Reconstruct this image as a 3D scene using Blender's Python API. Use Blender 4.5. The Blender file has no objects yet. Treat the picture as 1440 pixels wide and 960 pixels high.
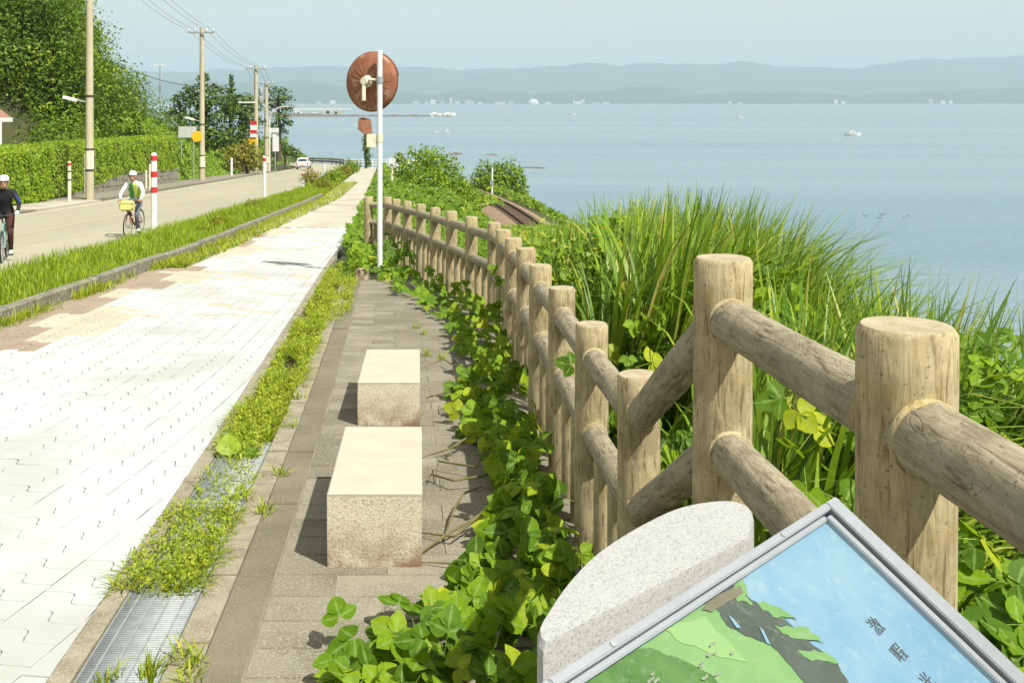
import bpy, bmesh, math, random
import numpy as np
from mathutils import Vector, Matrix, Quaternion

R = math.radians
random.seed(7)
rng = np.random.default_rng(11)
scene = bpy.context.scene
col = scene.collection

# ------------------------------------------------------------------ camera
cam_d = bpy.data.cameras.new('camera')
cam = bpy.data.objects.new('camera', cam_d)
col.objects.link(cam)
cam.location = (0, 0, 0)
cam.rotation_euler = (R(90), 0, 0)
cam_d.sensor_fit = 'HORIZONTAL'
cam_d.sensor_width = 36.0
cam_d.lens = 36.25
cam_d.shift_y = -0.234
cam_d.clip_start = 0.02
cam_d.clip_end = 60000
scene.camera = cam
FP, U0, V0 = 1450.0, 720.0, 143.0      # focal length in photo pixels, horizon row

# ------------------------------------------------------------------ sky, sun, exposure
SUN_EL, SUN_AZ = 52.0, 135.0           # azimuth clockwise from +Y (sun behind, to the right)
world = bpy.data.worlds.new('World')
scene.world = world
world.use_nodes = True
wn, wl = world.node_tree.nodes, world.node_tree.links
wn.clear()
w_out = wn.new('ShaderNodeOutputWorld')
w_bg = wn.new('ShaderNodeBackground')
w_sky = wn.new('ShaderNodeTexSky')
w_sky.sky_type = 'NISHITA'
w_sky.sun_disc = False
w_sky.sun_elevation = R(SUN_EL)
w_sky.sun_rotation = R(SUN_AZ)
w_sky.air_density = 1.0
w_sky.dust_density = 1.2
w_sky.ozone_density = 1.5
# thin high veil of cloud, the same all round
w_tc = wn.new('ShaderNodeTexCoord')
w_map = wn.new('ShaderNodeMapping')
w_map.inputs['Scale'].default_value = (1.0, 1.0, 5.0)
w_noise = wn.new('ShaderNodeTexNoise')
w_noise.inputs['Scale'].default_value = 2.3
w_noise.inputs['Detail'].default_value = 7
w_noise.inputs['Roughness'].default_value = 0.55
w_ramp = wn.new('ShaderNodeMapRange')
w_ramp.inputs['From Min'].default_value = 0.35
w_ramp.inputs['From Max'].default_value = 0.72
w_ramp.inputs['To Min'].default_value = 0.62
w_ramp.inputs['To Max'].default_value = 0.88
w_mix = wn.new('ShaderNodeMixRGB')
w_mix.inputs['Color2'].default_value = (5.0, 4.85, 3.85, 1)
wl.new(w_tc.outputs['Generated'], w_map.inputs['Vector'])
wl.new(w_map.outputs['Vector'], w_noise.inputs['Vector'])
wl.new(w_noise.outputs['Fac'], w_ramp.inputs['Value'])
wl.new(w_ramp.outputs['Result'], w_mix.inputs['Fac'])
wl.new(w_sky.outputs['Color'], w_mix.inputs['Color1'])
wl.new(w_mix.outputs['Color'], w_bg.inputs['Color'])
w_bg.inputs['Strength'].default_value = 0.10
wl.new(w_bg.outputs['Background'], w_out.inputs['Surface'])

sun_d = bpy.data.lights.new('sun', 'SUN')
sun_d.energy = 5.0
sun_d.angle = R(0.53)
sun_d.color = (1.0, 0.95, 0.84)
sun = bpy.data.objects.new('sun', sun_d)
col.objects.link(sun)
S = Vector((math.cos(R(SUN_EL)) * math.sin(R(SUN_AZ)), math.cos(R(SUN_EL)) * math.cos(R(SUN_AZ)), math.sin(R(SUN_EL))))
sun.rotation_euler = S.to_track_quat('Z', 'Y').to_euler()
sun.location = S * 60

scene.view_settings.view_transform = 'Standard'
scene.view_settings.look = 'None'
scene.view_settings.exposure = 0.80
scene.view_settings.gamma = 1.0
scene.view_settings.use_curve_mapping = False
scene.render.engine = 'CYCLES'
scene.cycles.max_bounces = 8
scene.cycles.diffuse_bounces = 3
scene.cycles.glossy_bounces = 3
scene.cycles.transmission_bounces = 4
scene.cycles.transparent_max_bounces = 8
scene.cycles.use_denoising = True

# ------------------------------------------------------------------ helpers: tagging
def tag(o, label=None, cat=None, group=None, kind=None):
    if label: o['label'] = label
    if cat: o['category'] = cat
    if group: o['group'] = group
    if kind: o['kind'] = kind
    return o

def thing(name, label, cat, loc=(0, 0, 0), group=None):
    o = bpy.data.objects.new(name, None)
    col.objects.link(o)
    o.location = loc
    o.empty_display_size = 0.2
    return tag(o, label, cat, group)

def copy_tree(o, parent=None):
    c = o.copy()
    col.objects.link(c)
    if parent is not None:
        c.parent = parent
    for ch in list(o.children):
        copy_tree(ch, c)
    return c

def root_loc(o):
    while o.parent is not None:
        o = o.parent
    return o.location

# ------------------------------------------------------------------ helpers: meshes
class MB:
    """collects world-space shapes and links them as ONE mesh object"""
    def __init__(self):
        self.v, self.f, self.m = [], [], []
    def add(self, verts, faces, mi=0):
        b = len(self.v)
        self.v.extend([tuple(p) for p in verts])
        self.f.extend([tuple(i + b for i in f) for f in faces])
        self.m.extend([mi] * len(faces))
        return self
    def box(self, x0, x1, y0, y1, z0, z1, mi=0):
        v = [(x0,y0,z0),(x1,y0,z0),(x1,y1,z0),(x0,y1,z0),(x0,y0,z1),(x1,y0,z1),(x1,y1,z1),(x0,y1,z1)]
        f = [(3,2,1,0),(4,5,6,7),(0,1,5,4),(1,2,6,5),(2,3,7,6),(3,0,4,7)]
        return self.add(v, f, mi)
    def obox(self, c, ax, ay, az, hx, hy, hz, mi=0):
        c, ax, ay, az = Vector(c), Vector(ax), Vector(ay), Vector(az)
        v = []
        for sz in (-1, 1):
            for sx, sy in ((-1,-1),(1,-1),(1,1),(-1,1)):
                v.append(c + ax*hx*sx + ay*hy*sy + az*hz*sz)
        f = [(3,2,1,0),(4,5,6,7),(0,1,5,4),(1,2,6,5),(2,3,7,6),(3,0,4,7)]
        return self.add(v, f, mi)
    def cyl(self, p0, p1, r0, r1=None, seg=12, mi=0, caps=True, rings=1):
        p0, p1 = Vector(p0), Vector(p1)
        r1 = r0 if r1 is None else r1
        d = (p1 - p0)
        q = d.normalized().to_track_quat('Z', 'Y')
        v, f = [], []
        for k in range(rings + 1):
            t = k / rings
            c = p0 + d * t
            r = r0 + (r1 - r0) * t
            for i in range(seg):
                a = 2*math.pi*i/seg
                v.append(c + q @ Vector((r*math.cos(a), r*math.sin(a), 0)))
        for k in range(rings):
            for i in range(seg):
                j = (i+1) % seg
                f.append((k*seg+i, k*seg+j, (k+1)*seg+j, (k+1)*seg+i))
        if caps:
            f.append(tuple(range(seg-1, -1, -1)))
            f.append(tuple(range(rings*seg, rings*seg+seg)))
        return self.add(v, f, mi)
    def tube(self, pts, r, seg=8, mi=0, caps=True):
        pts = [Vector(p) for p in pts]
        rr = r if isinstance(r, (list, tuple)) else [r]*len(pts)
        v, f = [], []
        prev = None
        for k, p in enumerate(pts):
            a = pts[max(k-1, 0)]; b = pts[min(k+1, len(pts)-1)]
            t = (b - a).normalized()
            if prev is None:
                n = t.orthogonal().normalized()
            else:
                n = (prev - t * prev.dot(t))
                n = n.normalized() if n.length > 1e-6 else t.orthogonal().normalized()
            prev = n
            bn = t.cross(n)
            for i in range(seg):
                an = 2*math.pi*i/seg
                v.append(p + (n*math.cos(an) + bn*math.sin(an))*rr[k])
        for k in range(len(pts)-1):
            for i in range(seg):
                j = (i+1) % seg
                f.append((k*seg+i, k*seg+j, (k+1)*seg+j, (k+1)*seg+i))
        if caps:
            f.append(tuple(range(seg-1, -1, -1)))
            f.append(tuple(range((len(pts)-1)*seg, len(pts)*seg)))
        return self.add(v, f, mi)
    def lathe(self, prof, origin=(0,0,0), axis=(0,0,1), seg=24, mi=0):
        o = Vector(origin); q = Vector(axis).normalized().to_track_quat('Z', 'Y')
        v, f = [], []
        for (r, z) in prof:
            for i in range(seg):
                a = 2*math.pi*i/seg
                v.append(o + q @ Vector((r*math.cos(a), r*math.sin(a), z)))
        for k in range(len(prof)-1):
            for i in range(seg):
                j = (i+1) % seg
                f.append((k*seg+i, k*seg+j, (k+1)*seg+j, (k+1)*seg+i))
        f.append(tuple(range(seg-1, -1, -1)))
        f.append(tuple(range((len(prof)-1)*seg, len(prof)*seg)))
        return self.add(v, f, mi)
    def prism(self, outline, z0, z1, mi=0):
        n = len(outline)
        v = [(x, y, z0) for x, y in outline] + [(x, y, z1) for x, y in outline]
        f = [tuple(range(n-1, -1, -1)), tuple(range(n, 2*n))]
        for i in range(n):
            j = (i+1) % n
            f.append((i, j, n+j, n+i))
        return self.add(v, f, mi)
    def sphere(self, c, r, seg=12, rings=8, sc=(1,1,1), mi=0):
        prof = []
        c = Vector(c)
        v, f = [], []
        for k in range(rings+1):
            th = math.pi*k/rings
            for i in range(seg):
                a = 2*math.pi*i/seg
                v.append(c + Vector((r*sc[0]*math.sin(th)*math.cos(a), r*sc[1]*math.sin(th)*math.sin(a), r*sc[2]*math.cos(th))))
        for k in range(rings):
            for i in range(seg):
                j = (i+1) % seg
                f.append((k*seg+i, (k+1)*seg+i, (k+1)*seg+j, k*seg+j))
        return self.add(v, f, mi)
    def torus(self, c, axis, R_, r_, seg=28, sub=8, mi=0):
        c = Vector(c); q = Vector(axis).normalized().to_track_quat('Z', 'Y')
        v, f = [], []
        for i in range(seg):
            a = 2*math.pi*i/seg
            for j in range(sub):
                b = 2*math.pi*j/sub
                rr = R_ + r_*math.cos(b)
                v.append(c + q @ Vector((rr*math.cos(a), rr*math.sin(a), r_*math.sin(b))))
        for i in range(seg):
            for j in range(sub):
                i2, j2 = (i+1) % seg, (j+1) % sub
                f.append((i*sub+j, i2*sub+j, i2*sub+j2, i*sub+j2))
        return self.add(v, f, mi)
    def build(self, name, mats, parent=None, sharp=35, xf=None):
        me = bpy.data.meshes.new(name)
        off = root_loc(parent) if parent is not None else Vector((0,0,0))
        vs = self.v
        if xf is not None:
            vs = [tuple(xf @ Vector(p)) for p in vs]
        if parent is not None and off.length > 0:
            vs = [(p[0]-off[0], p[1]-off[1], p[2]-off[2]) for p in vs]
        me.from_pydata(vs, [], self.f)
        mats = mats if isinstance(mats, (list, tuple)) else [mats]
        for m in mats: me.materials.append(m)
        if len(mats) > 1:
            me.polygons.foreach_set('material_index', self.m)
        me.polygons.foreach_set('use_smooth', [True]*len(me.polygons))
        me.update()
        if sharp is not None:
            me.set_sharp_from_angle(angle=R(sharp))
        o = bpy.data.objects.new(name, me)
        col.objects.link(o)
        if parent is not None: o.parent = parent
        return o

def np_mesh(name, verts, quads, mat, tint=None, parent=None, smooth=True, tris=None):
    """big arrays: verts (N,3), quads (M,4) and/or tris (K,3)"""
    me = bpy.data.meshes.new(name)
    nq = 0 if quads is None else len(quads); nt = 0 if tris is None else len(tris)
    verts = np.asarray(verts, dtype=np.float32)
    if parent is not None:
        verts = verts - np.array(root_loc(parent), dtype=np.float32)
    me.vertices.add(len(verts))
    me.vertices.foreach_set('co', verts.ravel())
    loops = []
    if nq: loops.append(np.asarray(quads, dtype=np.int32).ravel())
    if nt: loops.append(np.asarray(tris, dtype=np.int32).ravel())
    lv = np.concatenate(loops)
    me.loops.add(len(lv))
    me.loops.foreach_set('vertex_index', lv)
    starts = np.concatenate([np.arange(nq)*4, nq*4 + np.arange(nt)*3]).astype(np.int32)
    me.polygons.add(nq+nt)
    me.polygons.foreach_set('loop_start', starts)
    me.polygons.foreach_set('use_smooth', np.full(nq+nt, smooth))
    if tint is not None:
        at = me.attributes.new('tint', 'FLOAT', 'POINT')
        at.data.foreach_set('value', np.asarray(tint, dtype=np.float32))
    me.materials.append(mat)
    me.update(calc_edges=True)
    me.validate()
    o = bpy.data.objects.new(name, me)
    col.objects.link(o)
    if parent is not None: o.parent = parent
    return o

# ------------------------------------------------------------------ helpers: materials
def new_mat(name):
    m = bpy.data.materials.new(name)
    m.use_nodes = True
    nt = m.node_tree
    nt.nodes.clear()
    out = nt.nodes.new('ShaderNodeOutputMaterial')
    b = nt.nodes.new('ShaderNodeBsdfPrincipled')
    nt.links.new(b.outputs['BSDF'], out.inputs['Surface'])
    return m, nt, b, out

def coords(nt, coord, stretch):
    if coord == 'World':
        g = nt.nodes.new('ShaderNodeNewGeometry'); src = g.outputs['Position']
    else:
        t = nt.nodes.new('ShaderNodeTexCoord'); src = t.outputs['Object']
    mp = nt.nodes.new('ShaderNodeMapping')
    mp.inputs['Scale'].default_value = stretch
    nt.links.new(src, mp.inputs['Vector'])
    return mp.outputs['Vector']

def noise(nt, vec, scale, detail=5, rough=0.55, dist=0.0):
    n = nt.nodes.new('ShaderNodeTexNoise')
    n.inputs['Scale'].default_value = scale
    n.inputs['Detail'].default_value = detail
    n.inputs['Roughness'].default_value = rough
    n.inputs['Distortion'].default_value = dist
    nt.links.new(vec, n.inputs['Vector'])
    return n.outputs['Fac']

def ramp(nt, fac, stops, interp='LINEAR'):
    r = nt.nodes.new('ShaderNodeValToRGB')
    r.color_ramp.interpolation = interp
    els = r.color_ramp.elements
    while len(els) < len(stops): els.new(0.5)
    for e, (p, c) in zip(els, stops):
        e.position = p
        e.color = (*c, 1) if len(c) == 3 else c
    nt.links.new(fac, r.inputs['Fac'])
    return r.outputs['Color']

def mixc(nt, fac, a, b, mode='MIX'):
    m = nt.nodes.new('ShaderNodeMixRGB')
    m.blend_type = mode
    for sock, val in ((m.inputs['Fac'], fac), (m.inputs['Color1'], a), (m.inputs['Color2'], b)):
        if hasattr(val, 'links') or hasattr(val, 'is_linked'):
            nt.links.new(val, sock)
        elif isinstance(val, (int, float)):
            sock.default_value = val
        else:
            sock.default_value = (*val, 1)
    return m.outputs['Color']

def bump(nt, b, height, strength=0.3, dist=0.01):
    n = nt.nodes.new('ShaderNodeBump')
    n.inputs['Strength'].default_value = strength
    n.inputs['Distance'].default_value = dist
    nt.links.new(height, n.inputs['Height'])
    nt.links.new(n.outputs['Normal'], b.inputs['Normal'])

def pmat(name, c1, c2=None, scale=4.0, rough=0.8, coord='Object', stretch=(1,1,1), bscale=None, bstr=0.25, bdist=0.01,
         metallic=0.0, spec=0.3, lo=0.35, hi=0.65, c3=None, s3=40.0, detail=6):
    m, nt, b, out = new_mat(name)
    vec = coords(nt, coord, stretch)
    c2 = c2 or tuple(x*0.85 for x in c1)
    c = ramp(nt, noise(nt, vec, scale, detail), [(lo, c1), (hi, c2)])
    if c3:
        f = ramp(nt, noise(nt, vec, s3, 3), [(0.52, (0,0,0)), (0.66, (1,1,1))])
        c = mixc(nt, f, c, c3)
    nt.links.new(c, b.inputs['Base Color'])
    b.inputs['Roughness'].default_value = rough
    b.inputs['Metallic'].default_value = metallic
    b.inputs['Specular IOR Level'].default_value = spec
    if bscale:
        bump(nt, b, noise(nt, vec, bscale, 4), bstr, bdist)
    return m

def leaf_mat(name, stops, trans=0.35, tcol=(0.30, 0.45, 0.03), rough=0.5, warm=1.16, spec=0.3):
    m, nt, b, out = new_mat(name)
    stops = [(p, (c[0]*warm, c[1]*1.04, c[2]*0.7)) for p, c in stops]
    tcol = (tcol[0]*1.1, tcol[1], tcol[2]*0.5)
    at = nt.nodes.new('ShaderNodeAttribute'); at.attribute_name = 'tint'
    oi = nt.nodes.new('ShaderNodeObjectInfo')
    ad = nt.nodes.new('ShaderNodeMath'); ad.operation = 'ADD'
    nt.links.new(at.outputs['Fac'], ad.inputs[0]); nt.links.new(oi.outputs['Random'], ad.inputs[1])
    fr = nt.nodes.new('ShaderNodeMath'); fr.operation = 'FRACT'
    nt.links.new(ad.outputs[0], fr.inputs[0])
    c = ramp(nt, fr.outputs[0], stops)
    gm = nt.nodes.new('ShaderNodeNewGeometry')
    c = mixc(nt, 1.0, c, ramp(nt, noise(nt, gm.outputs['Position'], 38, 4, 0.6), [(0.3, (0.72,0.76,0.7)), (0.7, (1.18,1.12,1.05))]), 'MULTIPLY')
    av = nt.nodes.new('ShaderNodeAttribute'); av.attribute_name = 'mid'      # pale midrib of the broad leaves
    fv = ramp(nt, av.outputs['Fac'], [(0.80, (0,0,0)), (0.93, (0.55,0.55,0.55))])
    c = mixc(nt, fv, c, (0.26,0.36,0.10))
    nt.links.new(c, b.inputs['Base Color'])
    b.inputs['Roughness'].default_value = rough
    b.inputs['Specular IOR Level'].default_value = spec
    t = nt.nodes.new('ShaderNodeBsdfTranslucent')
    tc = mixc(nt, 0.55, c, tcol)
    nt.links.new(tc, t.inputs['Color'])
    mx = nt.nodes.new('ShaderNodeMixShader')
    mx.inputs['Fac'].default_value = trans
    nt.links.new(b.outputs['BSDF'], mx.inputs[1]); nt.links.new(t.outputs['BSDF'], mx.inputs[2])
    nt.links.new(mx.outputs['Shader'], out.inputs['Surface'])
    return m

def granite(name, light, mid, dark, scale=140.0, dirt=None, rough=0.7, bstr=0.2):
    m, nt, b, out = new_mat(name)
    vec = coords(nt, 'Object', (1,1,1))
    v = nt.nodes.new('ShaderNodeTexVoronoi'); v.inputs['Scale'].default_value = scale
    nt.links.new(vec, v.inputs['Vector'])
    sep = nt.nodes.new('ShaderNodeSeparateColor'); nt.links.new(v.outputs['Color'], sep.inputs['Color'])
    c = ramp(nt, sep.outputs[0], [(0.0, dark), (0.12, dark), (0.2, mid), (0.42, mid), (0.55, light), (1.0, light)])
    c = mixc(nt, 0.25, c, ramp(nt, noise(nt, vec, 12, 5), [(0.35, light), (0.65, mid)]))
    if dirt:      # rust-brown water stain low on the block
        f = noise(nt, vec, 9, 6)
        z = nt.nodes.new('ShaderNodeSeparateXYZ'); nt.links.new(vec, z.inputs[0])
        mr = nt.nodes.new('ShaderNodeMapRange')
        mr.inputs['From Min'].default_value = dirt[1]; mr.inputs['From Max'].default_value = dirt[2]
        mr.inputs['To Min'].default_value = 0.95; mr.inputs['To Max'].default_value = 0.0
        nt.links.new(z.outputs['Z'], mr.inputs['Value'])
        ad = nt.nodes.new('ShaderNodeMath'); ad.operation = 'MULTIPLY'
        fr = nt.nodes.new('ShaderNodeMapRange')
        fr.inputs['From Min'].default_value = 0.35; fr.inputs['From Max'].default_value = 0.6
        nt.links.new(f, fr.inputs['Value'])
        nt.links.new(fr.outputs[0], ad.inputs[0]); nt.links.new(mr.outputs[0], ad.inputs[1])
        c = mixc(nt, ad.outputs[0], c, dirt[0])
    nt.links.new(c, b.inputs['Base Color'])
    b.inputs['Roughness'].default_value = rough
    bump(nt, b, noise(nt, vec, 90, 4), bstr, 0.004)
    return m

M = {}
M['soil'] = pmat('soil', (0.035,0.045,0.016), (0.06,0.058,0.026), 1.3, 0.95, 'World', bscale=8, bstr=0.6, bdist=0.05)
M['paver'] = pmat('white_paver', (0.425,0.455,0.462), (0.375,0.403,0.405), 2.2, 0.75, 'World', bscale=160, bstr=0.12, bdist=0.002, c3=(0.355,0.365,0.345), s3=0.9)
M['paver_cream'] = pmat('cream_paver', (0.43,0.40,0.315), (0.37,0.345,0.27), 2.5, 0.8, 'World', bscale=160, bstr=0.12, bdist=0.002)
M['paver_brown'] = pmat('brown_paver', (0.30,0.235,0.175), (0.245,0.195,0.15), 2.5, 0.85, 'World', bscale=160, bstr=0.12, bdist=0.002)
M['joint'] = pmat('paver_joint', (0.36,0.365,0.35), (0.27,0.27,0.25), 6, 0.95, 'World')
M['farpath'] = pmat('far_path', (0.42,0.40,0.34), (0.37,0.345,0.285), 0.8, 0.85, 'World', c3=(0.31,0.265,0.21), s3=0.7)
M['concrete'] = pmat('weathered_concrete', (0.27,0.245,0.18), (0.18,0.155,0.11), 9, 0.9, 'World', bscale=70, bstr=0.4, bdist=0.004, c3=(0.33,0.31,0.245), s3=120)
M['kerbstone'] = pmat('kerb_concrete', (0.20,0.19,0.15), (0.12,0.11,0.085), 7, 0.95, 'World', bscale=50, bstr=0.4, bdist=0.006, c3=(0.30,0.28,0.22), s3=14)
M['flag'] = pmat('grey_flagstone', (0.195,0.178,0.135), (0.125,0.113,0.082), 2.2, 0.9, 'World', bscale=85, bstr=0.55, bdist=0.005, c3=(0.28,0.262,0.205), s3=110)
M['flag2'] = pmat('grey_flagstone_pale', (0.225,0.207,0.16), (0.145,0.132,0.098), 2.6, 0.9, 'World', bscale=85, bstr=0.55, bdist=0.005, c3=(0.31,0.29,0.23), s3=110)
M['band'] = pmat('dark_border_band', (0.165,0.148,0.108), (0.112,0.10,0.072), 2.5, 0.9, 'World', bscale=80, bstr=0.3, bdist=0.004, c3=(0.22,0.195,0.14), s3=140)
M['mortar'] = pmat('mortar', (0.235,0.22,0.17), (0.15,0.138,0.10), 3, 0.95, 'World')
M['asphalt'] = pmat('sun_bleached_asphalt', (0.325,0.305,0.225), (0.275,0.258,0.19), 0.35, 0.9, 'World', stretch=(1,0.2,1), bscale=60, bstr=0.2, bdist=0.005, c3=(0.29,0.272,0.20), s3=3)
M['line_white'] = pmat('worn_white_line', (0.50,0.48,0.40), (0.40,0.375,0.30), 3, 0.85, 'World')
M['line_yellow'] = pmat('worn_yellow_line', (0.40,0.36,0.23), (0.33,0.305,0.21), 3, 0.85, 'World')
M['steel'] = pmat('galvanised_steel', (0.30,0.325,0.335), (0.23,0.25,0.26), 20, 0.6, metallic=0.2, spec=0.4)
M['alum'] = pmat('silver_frame', (0.33,0.355,0.385), (0.30,0.325,0.355), 30, 0.42, metallic=0.4, spec=0.5, stretch=(1,1,8))
M['white'] = pmat('white_paint', (0.66,0.67,0.67), (0.58,0.59,0.59), 8, 0.45, spec=0.4)
M['cream'] = pmat('cream_paint', (0.66,0.63,0.48), (0.52,0.48,0.34), 12, 0.6)
M['red'] = pmat('red_paint', (0.50,0.03,0.035), (0.40,0.03,0.03), 10, 0.5)
M['yellow'] = pmat('yellow_paint', (0.80,0.46,0.02), (0.70,0.40,0.02), 10, 0.5)
M['orange'] = pmat('brown_orange_back', (0.27,0.115,0.066), (0.215,0.085,0.047), 5, 0.75, spec=0.15, c3=(0.33,0.20,0.135), s3=6)
M['rustdark'] = pmat('rust_dark', (0.16,0.05,0.02), (0.10,0.035,0.015), 14, 0.7)
M['dark'] = pmat('dark_rubber', (0.025,0.025,0.025), (0.04,0.04,0.04), 20, 0.6)
M['polecon'] = pmat('utility_pole_concrete', (0.44,0.40,0.28), (0.36,0.325,0.22), 1.5, 0.85, stretch=(3,3,0.5))
M['wire'] = pmat('wire_black', (0.05,0.05,0.055), (0.07,0.07,0.07), 5, 0.6)
M['bark'] = pmat('tree_bark', (0.10,0.075,0.05), (0.06,0.045,0.03), 6, 0.95, bscale=20, bstr=0.7, bdist=0.03)
M['stem'] = pmat('vine_stem', (0.16,0.13,0.06), (0.10,0.10,0.03), 20, 0.8)
M['granite_top'] = granite('pale_granite', (0.60,0.60,0.59), (0.44,0.44,0.44), (0.20,0.20,0.20), 210)
M['bench_top'] = pmat('cream_bench_top', (0.44,0.415,0.335), (0.395,0.365,0.285), 6, 0.7, bscale=120, bstr=0.1, bdist=0.002)
M['ballast'] = pmat('rusty_ballast', (0.27,0.19,0.125), (0.19,0.13,0.085), 3, 0.95, 'World', bscale=9, bstr=0.8, bdist=0.06)
M['rail'] = pmat('rusty_rail', (0.09,0.05,0.035), (0.06,0.035,0.025), 8, 0.6)
M['rock'] = pmat('grey_rock', (0.13,0.115,0.095), (0.08,0.072,0.06), 0.6, 0.95, 'World')
M['roof'] = pmat('red_brown_roof', (0.28,0.15,0.11), (0.22,0.115,0.085), 3, 0.8)
M['wallw'] = pmat('pale_render', (0.62,0.62,0.58), (0.54,0.54,0.5), 3, 0.85)
M['glass'] = pmat('dark_window', (0.03,0.04,0.05), (0.05,0.06,0.07), 5, 0.12, spec=0.6)
M['drystone'] = pmat('retaining_stone', (0.26,0.24,0.19), (0.15,0.14,0.11), 2.5, 0.95, 'World', bscale=6, bstr=0.7, bdist=0.05)

# imitation-log concrete: tan, long grain, cracks, damp lichen
def log_material(name, base, alt, streak, crack=0.55, gscale=7.0, lichen=None):
    m, nt, b, out = new_mat(name)
    vec = coords(nt, 'Object', (1,1,0.12))
    vec2 = coords(nt, 'Object', (1,1,1))
    g = noise(nt, vec, gscale*8, 8, 0.62, 0.7)
    c = ramp(nt, g, [(0.33, streak), (0.45, base), (0.58, alt), (0.70, base)])
    blot = ramp(nt, noise(nt, vec2, 7, 8, 0.65), [(0.45, (0,0,0)), (0.62, (1,1,1))])
    mfac = nt.nodes.new('ShaderNodeMath'); mfac.operation = 'MULTIPLY'; mfac.inputs[1].default_value = 0.55
    nt.links.new(blot, mfac.inputs[0])
    c = mixc(nt, mfac.outputs[0], c, streak)
    if lichen:
        f = ramp(nt, noise(nt, vec2, 4.2, 5), [(0.56, (0,0,0)), (0.70, (0.6,0.6,0.6))])
        c = mixc(nt, f, c, lichen)
    # fine dark specks in the cast surface
    sp = ramp(nt, noise(nt, vec2, 120, 2), [(0.63, (0,0,0)), (0.72, (0.75,0.75,0.75))])
    c = mixc(nt, sp, c, (0.10,0.075,0.05))
    v = nt.nodes.new('ShaderNodeTexVoronoi'); v.feature = 'DISTANCE_TO_EDGE'; v.inputs['Scale'].default_value = gscale*1.6
    dn = nt.nodes.new('ShaderNodeTexNoise'); dn.inputs['Scale'].default_value = 9; dn.inputs['Detail'].default_value = 4
    nt.links.new(vec2, dn.inputs['Vector'])
    va = nt.nodes.new('ShaderNodeVectorMath'); va.operation = 'MULTIPLY_ADD'
    va.inputs[1].default_value = (0.10,0.10,0.10)
    nt.links.new(dn.outputs['Color'], va.inputs[0]); nt.links.new(vec, va.inputs[2])
    nt.links.new(va.outputs[0], v.inputs['Vector'])
    cr = ramp(nt, v.outputs['Distance'], [(0.0, (0,0,0)), (0.035, (1,1,1))])
    ccol = mixc(nt, crack, (1,1,1), cr)
    c = mixc(nt, 1.0, c, ccol, 'MULTIPLY')
    nt.links.new(c, b.inputs['Base Color'])
    b.inputs['Roughness'].default_value = 0.88
    b.inputs['Specular IOR Level'].default_value = 0.25
    h = mixc(nt, min(0.5, crack*2.2), g, cr)
    bump(nt, b, h, 0.6, 0.006)
    return m
M['log'] = log_material('log_post', (0.345,0.284,0.155), (0.405,0.342,0.208), (0.135,0.100,0.052), 0.0, 9, (0.38,0.29,0.08))
M['log2'] = log_material('log_rail', (0.255,0.222,0.150), (0.315,0.28,0.20), (0.115,0.092,0.057), 0.10, 9)
M['logtop'] = pmat('log_top', (0.38,0.335,0.24), (0.29,0.24,0.155), 16, 0.9, bscale=120, bstr=0.4, bdist=0.004, c3=(0.30,0.24,0.15), s3=50)

G_KUDZU = [(0.0,(0.045,0.115,0.008)),(0.35,(0.08,0.19,0.010)),(0.7,(0.14,0.275,0.014)),(0.90,(0.22,0.35,0.018)),(1.0,(0.31,0.39,0.03))]
M['kudzu'] = leaf_mat('kudzu_leaf', G_KUDZU, 0.38, (0.28,0.44,0.02), 0.62, spec=0.2)
M['tallgrass'] = leaf_mat('tall_grass_blade', [(0.0,(0.05,0.13,0.012)),(0.4,(0.11,0.23,0.016)),(0.8,(0.19,0.32,0.03)),(0.95,(0.29,0.36,0.07)),(1.0,(0.40,0.38,0.18))], 0.32, (0.24,0.40,0.03), 0.42)
M['verge'] = leaf_mat('verge_grass_blade', [(0.0,(0.12,0.23,0.012)),(0.6,(0.20,0.34,0.016)),(1.0,(0.32,0.42,0.04))], 0.40, (0.35,0.48,0.03), 0.5)
M['weed'] = leaf_mat('gutter_weed', [(0.0,(0.11,0.21,0.015)),(0.5,(0.20,0.32,0.022)),(0.88,(0.32,0.40,0.04)),(1.0,(0.36,0.40,0.06))], 0.36, (0.40,0.46,0.04), 0.55)
M['hedge'] = leaf_mat('hedge_leaf', [(0.0,(0.065,0.14,0.008)),(0.5,(0.125,0.24,0.010)),(1.0,(0.24,0.37,0.018))], 0.34, (0.25,0.40,0.02), 0.5)
M['wood'] = leaf_mat('hill_leaf', [(0.0,(0.045,0.10,0.010)),(0.45,(0.095,0.19,0.014)),(0.8,(0.155,0.275,0.018)),(1.0,(0.26,0.36,0.03))], 0.34, (0.24,0.40,0.02), 0.55)
M['pine'] = leaf_mat('pine_needle', [(0.0,(0.032,0.068,0.014)),(0.6,(0.075,0.135,0.022)),(1.0,(0.15,0.22,0.035))], 0.22, (0.12,0.20,0.03), 0.6, 1.0)
M['bank'] = leaf_mat('bank_vine_leaf', [(0.0,(0.06,0.14,0.010)),(0.5,(0.115,0.235,0.014)),(0.85,(0.19,0.33,0.02)),(1.0,(0.32,0.38,0.05))], 0.36, (0.30,0.46,0.02), 0.5)
M['olive'] = leaf_mat('olive_shrub_leaf', [(0.0,(0.10,0.13,0.02)),(0.6,(0.19,0.21,0.03)),(1.0,(0.28,0.25,0.06))], 0.30, (0.30,0.33,0.04), 0.6)

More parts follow.
